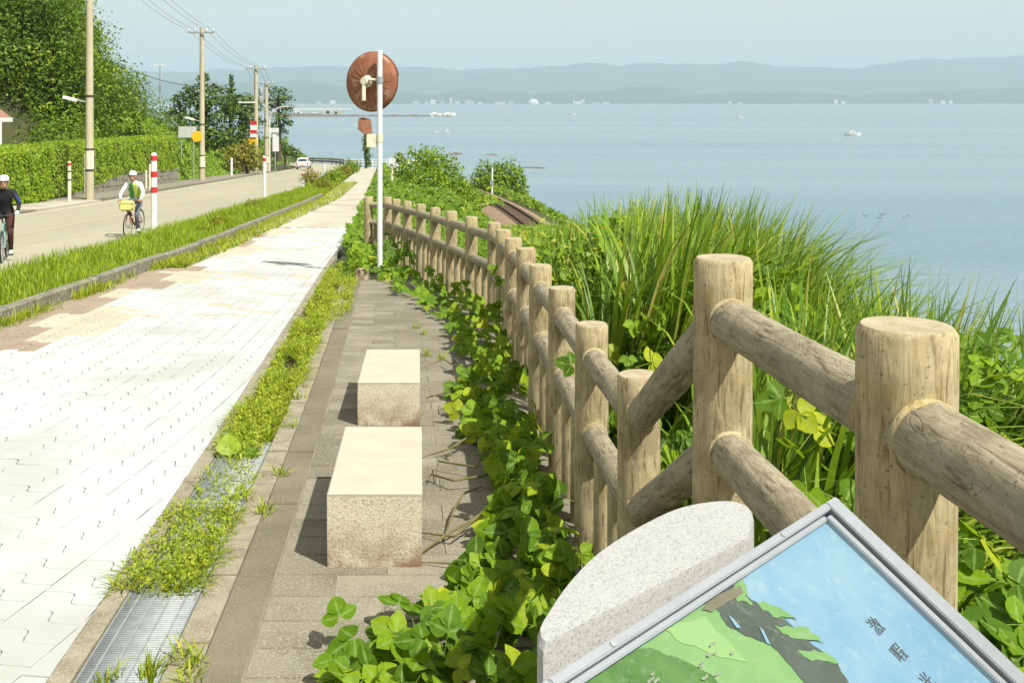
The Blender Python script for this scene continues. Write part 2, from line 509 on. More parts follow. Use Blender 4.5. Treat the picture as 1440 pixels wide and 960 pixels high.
# ------------------------------------------------------------------ layout curves (metres; camera at the origin, Y ahead)
def curve(pts, sm=2.0):
    xs = np.arange(-12, 420, 0.25)
    px, py = zip(*pts)
    px, py = np.array(px, float), np.array(py, float)
    ys = np.interp(xs, px, py)
    # straight-line continuation at both ends
    ys = np.where(xs < px[0], py[0] + (xs-px[0])*(py[1]-py[0])/(px[1]-px[0]), ys)
    ys = np.where(xs > px[-1], py[-1] + (xs-px[-1])*(py[-1]-py[-2])/(px[-1]-px[-2]), ys)
    k = int(sm/0.25)
    w = np.hanning(2*k+3)[1:-1]; w /= w.sum()
    pad = len(w)//2
    e = np.concatenate([ys[0] - (ys[1]-ys[0])*np.arange(pad, 0, -1), ys, ys[-1] + (ys[-1]-ys[-2])*np.arange(1, pad+1)])
    ys = np.convolve(e, w, 'valid')
    return lambda d: np.interp(d, xs, ys)

G = curve([(0,-1.83),(4,-2.0),(8,-2.18),(12,-2.43),(16,-2.68),(20,-2.93),(44,-4.17),(100,-7.0),(147,-9.43),(200,-11.0),(320,-12.5)], 3)
XR = curve([(0,-1.22),(3.37,-1.58),(6.6,-1.88),(11.3,-2.43),(17.3,-3.14),(27,-4.19),(44,-6.2),(100,-13.3),(147,-19.3)], 3)
XL = curve([(0,-4.6),(10.9,-5.4),(21.5,-6.25),(44,-8.2),(100,-15.4),(147,-21.6)], 4)
RR = curve([(0,-6.9),(20,-8.35),(27.6,-8.95),(60,-11.85),(100,-17.2),(147,-24.3)], 6)
RL = curve([(0,-13.8),(20,-15.3),(40,-17.1),(60,-19.6),(100,-24.6),(147,-31.0)], 6)
POSTS = [(0.66,0.53,-0.30),(0.608,1.59,-0.344),(0.543,2.65,-0.40),(0.442,3.6,-0.95),(0.361,4.65,-1.0),(0.276,5.72,-1.03),(0.188,6.8,-1.076),
         (0.107,7.85,-1.115),(0.0123,8.9,-1.178),(-0.083,10.0,-1.241),(-0.191,11.1,-1.301),(-0.4835,12.3,-1.374),(-0.791,13.5,-1.434),
         (-1.095,14.7,-1.51),(-1.404,15.9,-1.579),(-1.734,17.1,-1.651),(-2.046,18.2,-1.72),(-2.329,19.3,-1.784),(-2.72,19.55,-1.80)]
FX = curve([(p[1], p[0]) for p in POSTS[:-1]] + [(23,-3.0),(27,-3.5),(44,-5.4),(100,-12.5),(147,-18.5)], 0.8)
TX = curve([(0,15),(20,12),(40,6.0),(60,2.7),(73,1.15),(84,-0.6),(98.6,-3.9),(110,-7.6),(130,-14.5),(150,-22)], 8)
def TZ(d): return np.minimum(-8.5, G(d) - 1.5)
SHORE = curve([(0,40),(60,26),(110,9),(140,-2),(150,-14),(160,-27),(200,-43),(300,-64),(330,-110)], 6)
SEA = -16.0

def sstep(t):
    t = np.clip(t, 0, 1)
    return t*t*(3-2*t)

def vnoise(x, y, s=1.0, seed=0.0):
    x = np.asarray(x)*s; y = np.asarray(y)*s
    return (np.sin(x*1.7+seed+1.3*np.sin(y*1.1+seed)) + np.sin(y*2.1-seed*1.7+1.1*np.sin(x*1.9)) + 0.6*np.sin(3.3*x+2.7*y+seed) + 0.4*np.sin(5.1*x-4.3*y+2*seed))/3.0

def hill_h(X, d):
    off = (RL(d) - 5.0) - X
    along = sstep((d-61)/14) * (1 - sstep((d-92)/26))
    return along * (17.0*sstep(off/14.0) + 0.25*np.clip(off-22, 0, 40)) * (1 + 0.05*vnoise(X, d, 0.12))

def T(X, d):
    """height of the bare terrain"""
    X = np.asarray(X, float); d = np.asarray(d, float)
    g = G(d)
    z = g - 0.26
    z = np.where((d > 19.6) & (X > XR(d) + 0.02), g - 0.04, z)
    # raised bank beyond the near fence
    lift = 0.42*(1 - sstep((d-2.6)/1.2))
    s0 = FX(d) + 0.35
    tot = np.maximum(TX(d) - 2.6 - s0, 1.0)
    sl = sstep((X - s0)/tot)
    right = (g - 0.22 + lift) + (TZ(d) - 0.35 - (g - 0.22 + lift))*sl
    # bushy mound on the bank between path and railway
    mound = 1.25*np.exp(-((d-46)/15)**2) * np.exp(-((X-(FX(d)+3.6))/2.4)**2)
    right = right + mound
    z = np.where(X > s0, right, z)
    sea_side = X - (TX(d) + 2.6)
    z = np.where(sea_side > 0, TZ(d) - 0.35 - 0.55*sea_side, z)
    left = X < RL(d) - 2.5
    z = np.where(left, g - 0.05 + hill_h(X, d), z)
    beyond = X - SHORE(d)
    z = np.where(beyond > 0, np.minimum(z, z - 0.8*beyond), z)
    z = np.where(d > 318, z - (d-318)*0.8, z)
    return np.maximum(z, SEA - 3.0)

def P3(u, v, d):
    return ((u-U0)/FP*d, d, -(v-V0)/FP*d)

# ------------------------------------------------------------------ ground sheet
dd = np.concatenate([np.arange(-10, 30, 0.5), np.arange(30, 170, 1.5), np.arange(170, 345, 6)])
ww = np.linspace(0, 1, 150)
xs_all = np.unique(np.concatenate([np.linspace(-190, -60, 30), np.linspace(-60, -4, 70), np.linspace(-4, 6, 41), np.linspace(6, 60, 46)]))
XX, DD = np.meshgrid(xs_all, dd)
ZZ = T(XX, DD)
nv, nu = XX.shape
gv = np.stack([XX, DD, ZZ], -1).reshape(-1, 3)
ii = np.arange(nv*nu).reshape(nv, nu)
gq = np.stack([ii[:-1,:-1], ii[:-1,1:], ii[1:,1:], ii[1:,:-1]], -1).reshape(-1, 4)
ground = np_mesh('ground', gv, gq, M['soil'])
tag(ground, 'dark soil bank under the plants between road and sea', None, None, 'structure')

def ribbon(name, fa, fb, d0, d1, z0, mat, step=0.5, thick=None, kind='structure', parent=None, zfun=None):
    """strip between two lateral curves; thick makes it a solid with sides"""
    ds = np.linspace(d0, d1, max(2, int((d1-d0)/step)+1))
    zz = (G(ds) if zfun is None else zfun(ds)) + z0
    a, b = fa(ds), fb(ds)
    n = len(ds)
    top = np.concatenate([np.stack([a, ds, zz], 1), np.stack([b, ds, zz], 1)])
    q = [(i, n+i, n+i+1, i+1) for i in range(n-1)]
    if thick:
        low = top.copy(); low[:, 2] -= thick
        top = np.concatenate([top, low])
        for i in range(n-1):
            q.append((2*n+i, i, i+1, 2*n+i+1))
            q.append((n+i, 3*n+i, 3*n+i+1, n+i+1))
        q.append((0, 2*n, 3*n, n)); q.append((n-1, 2*n-1, 4*n-1, 3*n-1))
    o = np_mesh(name, top, np.array(q), mat, parent=parent, smooth=False)
    if kind: o['kind'] = kind
    return o

# ------------------------------------------------------------------ road
road = ribbon('road', RL, RR, -8, 152, -0.10, M['asphalt'], thick=0.3)
ribbon('edge_line', lambda d: RR(d)-0.28, lambda d: RR(d)-0.13, -8, 152, -0.096, M['line_white'], kind=None, parent=road)
ribbon('edge_line', lambda d: RL(d)+0.25, lambda d: RL(d)+0.40, -8, 152, -0.096, M['line_white'], kind=None, parent=road)
ribbon('centre_line', lambda d: (RL(d)+RR(d))/2-0.07, lambda d: (RL(d)+RR(d))/2+0.07, -8, 152, -0.096, M['line_yellow'], kind=None, parent=road)
# bend at the foot of the hill: the road swings left along the shore
bend = MB()
ctr = [(-27.6,152),(-31.5,163),(-38,172),(-48,178),(-62,182)]
lft, rgt = [], []
for i,(x,y) in enumerate(ctr):
    a = Vector(ctr[max(i-1,0)]); b = Vector(ctr[min(i+1,len(ctr)-1)])
    t = (b-a).normalized(); n = Vector((-t.y, t.x))
    z = float(G(y)) - 0.10
    lft.append((x+n.x*3.4, y+n.y*3.4, z)); rgt.append((x-n.x*3.4, y-n.y*3.4, z))
k = len(ctr)
bend.add(lft+rgt+[(p[0],p[1],p[2]-0.5) for p in lft+rgt], [(i, k+i, k+i+1, i+1) for i in range(k-1)] + [(k+i, 3*k+i, 3*k+i+1, k+i+1) for i in range(k-1)])
o = bend.build('road_bend', M['asphalt']); o['kind'] = 'structure'

# left pavement and kerb
lk = ribbon('kerb', lambda d: RL(d)-0.16, RL, 44.5, 118, 0.03, M['kerbstone'], thick=0.35)
ribbon('pavement', lambda d: RL(d)-2.6, lambda d: RL(d)-0.16, 44.5, 118, 0.0, M['flag2'], thick=0.3)
dv = ribbon('driveway', lambda d: RL(d)-2.4, RL, 36.5, 44.3, -0.03, M['farpath'], thick=0.2)
ribbon('pavement', lambda d: RL(d)-2.6, lambda d: RL(d)-0.02, -8, 36.4, -0.02, M['flag2'], thick=0.3)

# verge bed between road and path with its low kerb
ribbon('verge_bed', lambda d: RR(d)+0.02, lambda d: XL(d)-0.145, -8, 148, 0.02, pmat('verge_soil', (0.10,0.13,0.03), (0.07,0.08,0.025), 3, 0.95, 'World'), thick=0.3)
kerb_root = bpy.data.objects.new('kerb', None); col.objects.link(kerb_root); kerb_root['kind'] = 'structure'
d = 7.0
i = 0
while d < 46:
    L = 0.9 if d < 22 else 2.4
    m = MB()
    ds = (d+0.006, d+L-0.006)
    jz = random.uniform(-0.012, 0.012); jx = random.uniform(-0.012, 0.012)
    for side in (0,):
        x0a, x1a = float(XL(ds[0]))-0.145+jx, float(XL(ds[0]))+0.0+jx
        x0b, x1b = float(XL(ds[1]))-0.145+jx, float(XL(ds[1]))+0.0+jx
        za, zb = float(G(ds[0]))+jz, float(G(ds[1]))+jz
        h, c = 0.17, 0.018
        def ring(x0, x1, y, z):
            return [(x0,y,z-0.2),(x0,y,z+h-c),(x0+c,y,z+h),(x1-c,y,z+h),(x1,y,z+h-c),(x1,y,z-0.2)]
        v = ring(x0a,x1a,ds[0],za) + ring(x0b,x1b,ds[1],zb)
        f = [(0,1,2,3,4,5),(11,10,9,8,7,6)] + [(j,j+6,j+7,j+1) for j in range(5)]
        m.add(v, f)
    m.build('kerb_stone', M['kerbstone'], kerb_root)
    d += L

# ------------------------------------------------------------------ footpath with interlocking pavers
path = ribbon('footpath', XL, XR, -6, 27.0, -0.012, M['joint'], thick=0.25)
ribbon('far_paving', XL, XR, 27.0, 149, 0.0, M['farpath'], kind=None, parent=path)
PW, PL, SA, JG = 0.31, 0.16, 0.052, 0.0035
ref = curve([(-12,-2.55),(0,-2.47),(2,-2.25),(4.5,-1.87),(6,-1.77),(7.5,-1.75),(9,-1.82),(11,-2.0),(14,-2.28),(20,-2.86),(27,-3.6)], 2.0)
stepj = [(-PW/2,SA),(-0.045,SA),(-0.016,SA*0.8),(-0.004,SA*0.3),(0.004,-SA*0.3),(0.016,-SA*0.8),(0.045,-SA),(PW/2,-SA)]
def paver_outline(inset):
    # the long seams and the S of the cross joint stand open, its flat arms butt almost tight
    gy = 0.0010 if inset < 0.003 else 0.0022
    lo = [(min(max(x + (inset*0.8 if abs(x) < 0.03 else 0), -PW/2+inset), PW/2-inset), y + gy) for x, y in stepj]
    hi = [(min(max(x - (inset*0.8 if abs(x) < 0.03 else 0), -PW/2+inset), PW/2-inset), y + PL - gy) for x, y in reversed(stepj)]
    return lo + hi
o_in, o_out = paver_outline(JG/2+0.003), paver_outline(JG/2)
NPV = len(o_in)
pv_local = np.array([(x, y, 0.0) for x, y in o_in] + [(x, y, -0.0035) for x, y in o_out])
pv_faces = [tuple(range(NPV))] + [(NPV+i, NPV+(i+1) % NPV, (i+1) % NPV, i) for i in range(NPV)]
pv_me = {}
for key in ('paver', 'paver_cream', 'paver_brown'):
    me = bpy.data.meshes.new('paver')
    me.from_pydata([tuple(p) for p in pv_local], [], pv_faces)
    me.materials.append(M[key]); pv_me[key] = me
arc = [(-6.0)]
cand = []
dpos = 1.5
while dpos < 27:
    tx = float(ref(dpos+0.05) - ref(dpos-0.05))/0.1
    tv = Vector((tx, 1, 0)).normalized()
    nvx = Vector((tv.y, -tv.x, 0))
    gz = float(G(dpos)); sl = float(G(dpos+0.1)-G(dpos-0.1))/0.2
    kap = (float(ref(dpos+0.3)-2*ref(dpos)+ref(dpos-0.3))/0.09)
    for r in range(-12, 7):
        off = (r+0.5)*PW
        c = Vector((float(ref(dpos)), dpos, 0)) + nvx*off
        ys = max(0.82, min(1.2, 1 - kap*off))
        cand.append((c.x, c.y, tv.copy(), ys, r))
    dpos += PL*tv.y
big, rest = [], {'paver': [], 'paver_cream': [], 'paver_brown': []}
items = []
for cx, cy, tv, ys, r in cand:
    if cy < 1.0: continue
    nvx = Vector((tv.y, -tv.x, 0))
    pts = np.array([[cx + nvx.x*p[0] + tv.x*p[1]*ys, cy + nvx.y*p[0] + tv.y*p[1]*ys, p[2]] for p in pv_local])
    xl, xr = XL(pts[:,1])+0.01, XR(pts[:,1])-0.004
    inside = (pts[:,0] > xl) & (pts[:,0] < xr)
    if inside.sum() < 2: continue
    clip = not inside.all()
    pts[:,0] = np.clip(pts[:,0], xl, xr)
    jz = random.uniform(-0.0016, 0.0016)
    pts[:,2] += G(pts[:,1]) + jz
    dl = cx - float(XL(cy))
    saw = (cy*0.42 + 0.1) % 1.0
    kind = 'paver'
    if dl < 0.30 + 0.75*(1-saw) * (0.65+0.35*math.sin(cy*0.9)) and cy < 25: kind = 'paver_brown'
    elif dl < 0.85 + 0.4*math.sin(cy*1.3) or (cy > 11.5 and random.random() < 0.12): kind = 'paver_cream'
    u = U0 + cx/cy*FP; v = V0 - (float(G(cy)))/cy*FP
    seen = -40 < u < 1440 and v < 985
    items.append((0 if seen else 1, cy, kind, pts, clip, cx, tv, ys, jz))
items.sort(key=lambda t: (t[0], t[1]))
for n, (sn, cy, kind, pts, clip, cx, tv, ys, jz) in enumerate(items):
    if n < 300 and sn == 0:
        if clip:
            me = bpy.data.meshes.new('paver')
            me.from_pydata([tuple(p) for p in pts], [], pv_faces)
            me.materials.append(M[kind])
            o = bpy.data.objects.new('paver', me); col.objects.link(o); o.parent = path
        else:
            o = bpy.data.objects.new('paver', pv_me[kind]); col.objects.link(o); o.parent = path
            sl = float(G(cy+0.1)-G(cy-0.1))/0.2
            ax = Vector((tv.y, -tv.x, -tv.x*sl)); ay = Vector((tv.x, tv.y, tv.y*sl))*ys; az = Vector((0,-sl,1)).normalized()
            mt = Matrix((ax, ay, az)).transposed().to_4x4()
            mt.translation = Vector((cx, cy, float(G(cy)) + jz))
            o.matrix_local = mt
    elif sn == 0 or cy < 12:
        rest[kind].append(pts)
for kind, lst in rest.items():
    if not lst: continue
    allv = np.concatenate(lst)
    me = bpy.data.meshes.new('paver_field')
    fs = []
    for k in range(len(lst)):
        b = k*2*NPV
        fs.extend([tuple(i+b for i in f) for f in pv_faces])
    me.from_pydata(allv.tolist(), [], fs)
    me.materials.append(M[kind])
    o = bpy.data.objects.new('paver_field', me); col.objects.link(o); o.parent = path; o['kind'] = 'stuff'

# ------------------------------------------------------------------ edging, gutter and flagged walkway beside the path
E0 = lambda d: XR(d) + 0.004
E1 = lambda d: XR(d) + 0.085
E2 = lambda d: XR(d) + 0.385
E3 = lambda d: XR(d) + 0.50
E4 = lambda d: XR(d) + 0.66
walk_end = 15.3
def edging(name, fa, fb, d0, d1, L, mat, z0=0.0):
    root = bpy.data.objects.new(name, None); col.objects.link(root); root['kind'] = 'structure'
    d = d0
    while d < d1:
        e = min(d+L, d1)
        m = MB()
        jz = random.uniform(-0.004, 0.004)
        a0, b0, a1, b1 = float(fa(d)), float(fb(d)), float(fa(e)), float(fb(e))
        z_0, z_1 = float(G(d))+z0+jz, float(G(e))+z0+jz
        g = 0.004
        m.add([(a0,d+g,z_0-0.15),(b0,d+g,z_0-0.15),(b1,e-g,z_1-0.15),(a1,e-g,z_1-0.15),(a0,d+g,z_0),(b0,d+g,z_0),(b1,e-g,z_1),(a1,e-g,z_1)],
              [(4,5,6,7),(0,1,5,4),(1,2,6,5),(2,3,7,6),(3,0,4,7)])
        m.build('edging_block', mat, root)
        d = e
edging('path_edging', E0, E1, -1, 19, 0.6, M['concrete'], 0.006)
edging('gutter_edging', E2, E3, -1, walk_end, 0.6, M['concrete'], 0.0)
edging('border_band', lambda d: E3(d)+0.004, E4, -1, walk_end, 0.9, M['band'], -0.004)
ribbon('gutter_bed', E1, E2, -1, 19, -0.10, pmat('gutter_silt', (0.10,0.085,0.05), (0.06,0.055,0.03), 6, 0.95, 'World'))
walk = ribbon('walkway', E4, lambda d: FX(d)+0.25, -3, walk_end, -0.0045, M['mortar'], thick=0.2)
FR, FL = 0.215, 0.47
d = 2.9; row = 0
while d < walk_end - FR:
    x = float(E4(d)) + 0.004
    xe = float(FX(d)) + 0.22
    first = True
    while x < xe - 0.05:
        L = FL if not first else (FL if row % 2 else FL*0.55)
        first = False
        xb = min(x+L, xe)
        m = MB()
        jz = random.uniform(-0.003, 0.003)
        g, c = 0.003, 0.004
        sh = float(E4(d+FR)) - float(E4(d))
        z_0, z_1 = float(G(d))+jz, float(G(d+FR))+jz
        v = [(x+g,d+g,z_0-0.012),(xb-g,d+g,z_0-0.012),(xb-g+sh,d+FR-g,z_1-0.012),(x+g+sh,d+FR-g,z_1-0.012),
             (x+g+c,d+g+c,z_0),(xb-g-c,d+g+c,z_0),(xb-g-c+sh,d+FR-g-c,z_1),(x+g+c+sh,d+FR-g-c,z_1)]
        m.add(v, [(4,5,6,7),(0,1,5,4),(1,2,6,5),(2,3,7,6),(3,0,4,7)])
        m.build('flagstone', M['flag'] if random.random() < 0.6 else M['flag2'], walk)
        x = xb
    d += FR; row += 1
# end of the walk beyond the flags
ribbon('walkway_end', E3, lambda d: FX(d)+0.2, walk_end, 19.3, -0.03, M['soil'], thick=0.2)

# viewing platform the photographer stands on
m = MB()
m.box(-1.35, 0.85, -2.5, 2.60, -2.2, -1.53)
o = m.build('viewing_platform', M['concrete']); o['kind'] = 'structure'

# ------------------------------------------------------------------ sea
def sea_material():
    m, nt, b, out = new_mat('sea_water')
    vec = coords(nt, 'World', (1,1,1))
    b.inputs['Base Color'].default_value = (0.14, 0.20, 0.215, 1)
    b.inputs['Roughness'].default_value = 0.22
    b.inputs['IOR'].default_value = 1.33
    v2 = coords(nt, 'World', (0.06,0.25,1))
    n1 = noise(nt, v2, 0.25, 8, 0.6, 0.4)
    v3 = coords(nt, 'World', (0.5,1.0,1))
    n2 = noise(nt, v3, 1.1, 6, 0.6)
    h = mixc(nt, 0.5, n1, n2)
    bump(nt, b, h, 0.85, 0.9)
    # broad calm slicks and ruffled lanes
    v4 = coords(nt, 'World', (0.0022,0.011,1))
    f = noise(nt, v4, 1.0, 5, 0.6, 0.5)
    rr = nt.nodes.new('ShaderNodeMapRange')
    rr.inputs['From Min'].default_value = 0.35; rr.inputs['From Max'].default_value = 0.65
    rr.inputs['To Min'].default_value = 0.16; rr.inputs['To Max'].default_value = 0.34
    nt.links.new(f, rr.inputs['Value']); nt.links.new(rr.outputs[0], b.inputs['Roughness'])
    cc = ramp(nt, f, [(0.3, (0.105,0.185,0.235)), (0.7, (0.185,0.25,0.29))])
    nt.links.new(cc, b.inputs['Base Color'])
    return m
ys_ = np.array([-400, 60, 200, 500, 1200, 3000, 6000, 9000, 16000.])
xs_ = np.array([-16000, -6000, -2000, -600, -150, 0, 60, 300, 900, 2500, 7000, 16000.])
X2, Y2 = np.meshgrid(xs_, ys_)
sv = np.stack([X2, Y2, np.full_like(X2, SEA)], -1).reshape(-1, 3)
ii = np.arange(X2.size).reshape(X2.shape)
sq = np.stack([ii[:-1,:-1], ii[:-1,1:], ii[1:,1:], ii[1:,:-1]], -1).reshape(-1, 4)
sea = np_mesh('sea', sv, sq, sea_material()); sea['kind'] = 'structure'

# ------------------------------------------------------------------ far hills across the bay
def ridge(name, d0, depth, prof, amp, seed, mat):
    us = np.linspace(-500, 2000, 240)
    rows = []
    base = np.interp(us, *zip(*prof))
    nz = 5
    n1 = 0.6*vnoise(us*0.016, us*0+seed, 1.0, seed) + 0.35*vnoise(us*0.05, us*0+seed, 1.0, seed+3) + 0.18*vnoise(us*0.17, us*0, 1.0, seed+5)
    hpx = base + amp*n1
    X = (us-U0)/FP*d0
    fr = [(0.0,-0.02),(0.12,0.10),(0.3,0.35),(0.6,0.8),(0.8,1.0),(1.0,0.9)]
    V = []
    for t, h in fr:
        sc = 1 + t*depth/d0
        zz = SEA + (hpx/FP*(d0+depth*0.8) - SEA*0) * h
        zz = zz * 1.0 + 12*vnoise(X*0.003, X*0+t*7, 1.0, seed+t*9)*(0.2 if t < 0.2 else 1.0)*(0.05 < t)
        V.append(np.stack([X*sc, np.full_like(X, d0 + t*depth) + 80*np.sin(us*0.05+t*3), zz], 1))
    V = np.concatenate(V)
    n = len(us)
    q = np.array([(k*n+i, k*n+i+1, (k+1)*n+i+1, (k+1)*n+i) for k in range(len(fr)-1) for i in range(n-1)])
    o = np_mesh(name, V, q, mat); o['kind'] = 'structure'
    return o
M['hill'] = pmat('far_hill_forest', (0.035,0.07,0.05), (0.05,0.09,0.06), 0.004, 0.95, 'World')
ridge('hills', 6200, 1500, [(-500,40),(100,34),(420,30),(600,14),(900,20),(1200,12),(1440,22),(2000,30)], 6, 1.0, M['hill'])
ridge('hills', 8600, 2600, [(-500,62),(150,42),(330,46),(480,53),(650,47),(900,56),(1080,54),(1200,48),(1290,60),(1400,66),(2000,50)], 5, 4.2, M['hill'])
# pale shore below the far hills
m = MB()
for u0, u1 in ((395, 2000),):
    a, b = (u0-U0)/FP*6100, (u1-U0)/FP*6100
    m.box(a, b, 6060, 6190, SEA-2, SEA+2.5)
o = m.build('shore', pmat('far_sand', (0.42,0.39,0.32), (0.36,0.34,0.28), 0.01, 0.95, 'World')); o['kind'] = 'structure'

# ------------------------------------------------------------------ log fence
def log_mesh(p0, p1, r0, r1=None, seg=28, rings=14, wob=0.03, seed=0.0, cham=0.012, caps=(True, True), mi_top=1, faceted=0.0):
    """slightly irregular log from p0 to p1 with chamfered ends"""
    p0, p1 = Vector(p0), Vector(p1)
    r1 = r0 if r1 is None else r1
    d = p1 - p0; L = d.length
    q = d.normalized().to_track_quat('Z', 'Y')
    ts = [0.0, cham/L] + [k/rings for k in range(1, rings)] + [1-cham/L, 1.0]
    v, f, mi = [], [], []
    for k, t in enumerate(ts):
        r = r0 + (r1-r0)*t
        if k == 0 or k == len(ts)-1: r *= 0.90
        for i in range(seg):
            a = 2*math.pi*i/seg
            w = 1 + wob*(math.sin(3*a+seed*2.1+t*2.2)*0.4 + math.sin(5*a-seed+t*5.3*L)*0.25 + math.sin(2*a+t*9*L+seed*3)*0.35)
            if faceted: w *= 1 + faceted*math.cos(7*a+seed)
            v.append(q @ Vector((r*w*math.cos(a), r*w*math.sin(a), L*t)))
    n = len(ts)
    for k in range(n-1):
        for i in range(seg):
            j = (i+1) % seg
            f.append((k*seg+i, k*seg+j, (k+1)*seg+j, (k+1)*seg+i)); mi.append(0)
    f.append(tuple(range(seg-1, -1, -1))); mi.append(mi_top)
    f.append(tuple(range((n-1)*seg, n*seg))); mi.append(mi_top)
    # object coordinates run along the log so the grain follows it
    return v, f, mi, p0, q

def log_obj(name, p0, p1, r0, r1=None, mats=None, parent=None, **kw):
    v, f, mi, o0, q = log_mesh(p0, p1, r0, r1, **kw)
    me = bpy.data.meshes.new(name)
    qi = q.inverted()
    me.from_pydata([tuple(qi @ p) for p in v], [], f)
    for m_ in mats: me.materials.append(m_)
    me.polygons.foreach_set('material_index', mi)
    me.polygons.foreach_set('use_smooth', [True]*len(me.polygons))
    me.update(); me.set_sharp_from_angle(angle=R(40))
    o = bpy.data.objects.new(name, me); col.objects.link(o)
    o.rotation_mode = 'QUATERNION'
    o.rotation_quaternion = q
    o.location = Vector(o0) - (root_loc(parent) if parent else Vector((0,0,0)))
    if parent: o.parent = parent
    return o

fence = thing('log_fence', 'tan imitation log fence with two rails running beside the benches', 'fence', (0.442, 3.6, -2.07))
pm = [M['log'], M['logtop']]; rm = [M['log2'], M['log2']]
PR, RRAD = 0.0755, 0.054
for i, (x, y, zt) in enumerate(POSTS):
    lean = random.uniform(-0.006, 0.006)
    log_obj('post', (x+lean, y, zt-1.45), (x, y, zt), PR*1.03, PR*(0.985 if i != 18 else 1.1), pm, fence,
            seg=36 if i < 6 else 20, rings=18 if i < 6 else 8, wob=0.028 if i < 6 else 0.02, seed=i*1.7, cham=0.010)
for i in range(len(POSTS)-1):
    a, b = Vector(POSTS[i]), Vector(POSTS[i+1])
    for k, drop in enumerate((0.155, 0.485)):
        pa = a - Vector((0,0,drop)); pb = b - Vector((0,0,drop))
        log_obj('rail', pa, pb, RRAD*(0.97+0.06*random.random()), RRAD*(0.97+0.06*random.random()), rm, fence,
                seg=28 if i < 6 else 14, rings=16 if i < 6 else 5, wob=0.055, seed=i*2.3+k*5.1, mi_top=0, faceted=0.02)
        if i < 8:   # cement collars where the rail enters the posts
            dv_ = (pb-pa).normalized()
            for s, pp in ((1, pa), (-1, pb)):
                m = MB()
                m.lathe([(RRAD*1.0, -0.004), (RRAD*1.10, 0.0), (RRAD*1.11, 0.005), (RRAD*1.01, 0.012)], pp + dv_*s*(PR*0.955), dv_*s, 20)
                m.build('collar', M['log'], fence, sharp=60)
    if i >= 3:
        for t in (0.36, 0.68):
            p = a.lerp(b, t)
            log_obj('picket', (p.x, p.y, p.z-1.45), (p.x, p.y, p.z-0.485), 0.047, 0.045, pm, fence, seg=14 if i < 7 else 10, rings=5, wob=0.03, seed=i+t*9)
# stub of an older rotted picket between the step posts
log_obj('picket', (0.50,3.08,-2.1), (0.495,3.06,-1.28), 0.047, 0.045, pm, fence, seg=14, rings=6, wob=0.05, seed=2.2)

# ------------------------------------------------------------------ granite benches
M['bench_side'] = granite('rough_bench_side', (0.52,0.48,0.37), (0.44,0.40,0.29), (0.26,0.22,0.15), 190, ((0.17,0.095,0.05), 0.02, 0.24), 0.85, 0.8)
def bench(name, label, xl, y0, y1, w, h, zf):
    zb0 = float(G(y0)) - 0.02
    t = thing(name, label, 'bench', (xl+w/2, y0, zb0))
    sk = -0.09
    sl = float(G(y1)-G(y0))/(y1-y0)
    ztop = zb0 + 0.02 + h
    # rough granite block, sides lightly uneven
    m = MB()
    nx, ny, nz = 8, 14, 6
    L = y1 - y0
    def pt(a, b, c):
        bul = 0.0035
        x = xl + w*a + sk*L*b; y = y0 + L*b; z = zb0 + (h+0.02-0.018)*c + sl*L*b
        e = 0.5*(vnoise(a*9+c*5, b*13+c*7, 1.0, xl*7)*bul)
        if a in (0, 1): x += e
        if b in (0, 1): y += e
        return (x, y, z)
    def grid(fn, n1, n2):
        v = [fn(i/n1, j/n2) for j in range(n2+1) for i in range(n1+1)]
        f = [(j*(n1+1)+i, j*(n1+1)+i+1, (j+1)*(n1+1)+i+1, (j+1)*(n1+1)+i) for j in range(n2) for i in range(n1)]
        m.add(v, f)
    grid(lambda a, c: pt(a, 0, c), nx, nz); grid(lambda a, c: pt(1-a, 1, c), nx, nz)
    grid(lambda b, c: pt(0, 1-b, c), ny, nz); grid(lambda b, c: pt(1, b, c), ny, nz)
    m.build('block', M['bench_side'], t, sharp=50)
    # smooth-sawn seat surface with a small arris
    c = 0.006
    def P(a, b, dz, ins):
        return (xl + (ins if a == 0 else w-ins) + sk*(ins if b == 0 else L-ins), y0 + (ins if b == 0 else L-ins), ztop + dz + sl*(ins if b == 0 else L-ins))
    q = [(0,0),(1,0),(1,1),(0,1)]
    s = MB()
    v = [P(a,b,-0.019,0.0) for a,b in q] + [P(a,b,-c,-0.001) for a,b in q] + [P(a,b,0,c) for a,b in q]
    f = [(8,9,10,11)] + [(i,(i+1)%4,4+(i+1)%4,4+i) for i in range(4)] + [(4+i,4+(i+1)%4,8+(i+1)%4,8+i) for i in range(4)]
    s.add(v, f)
    s.build('seat', M['bench_top'], t)
    return t
bench('stone_bench', 'cream granite block bench standing closer to the granite sign stone', -0.803, 4.48, 5.54, 0.412, 0.325, 0)
bench('stone_bench', 'cream granite block bench standing closer to the white mirror pole', -1.013, 6.77, 7.88, 0.408, 0.29, 0)

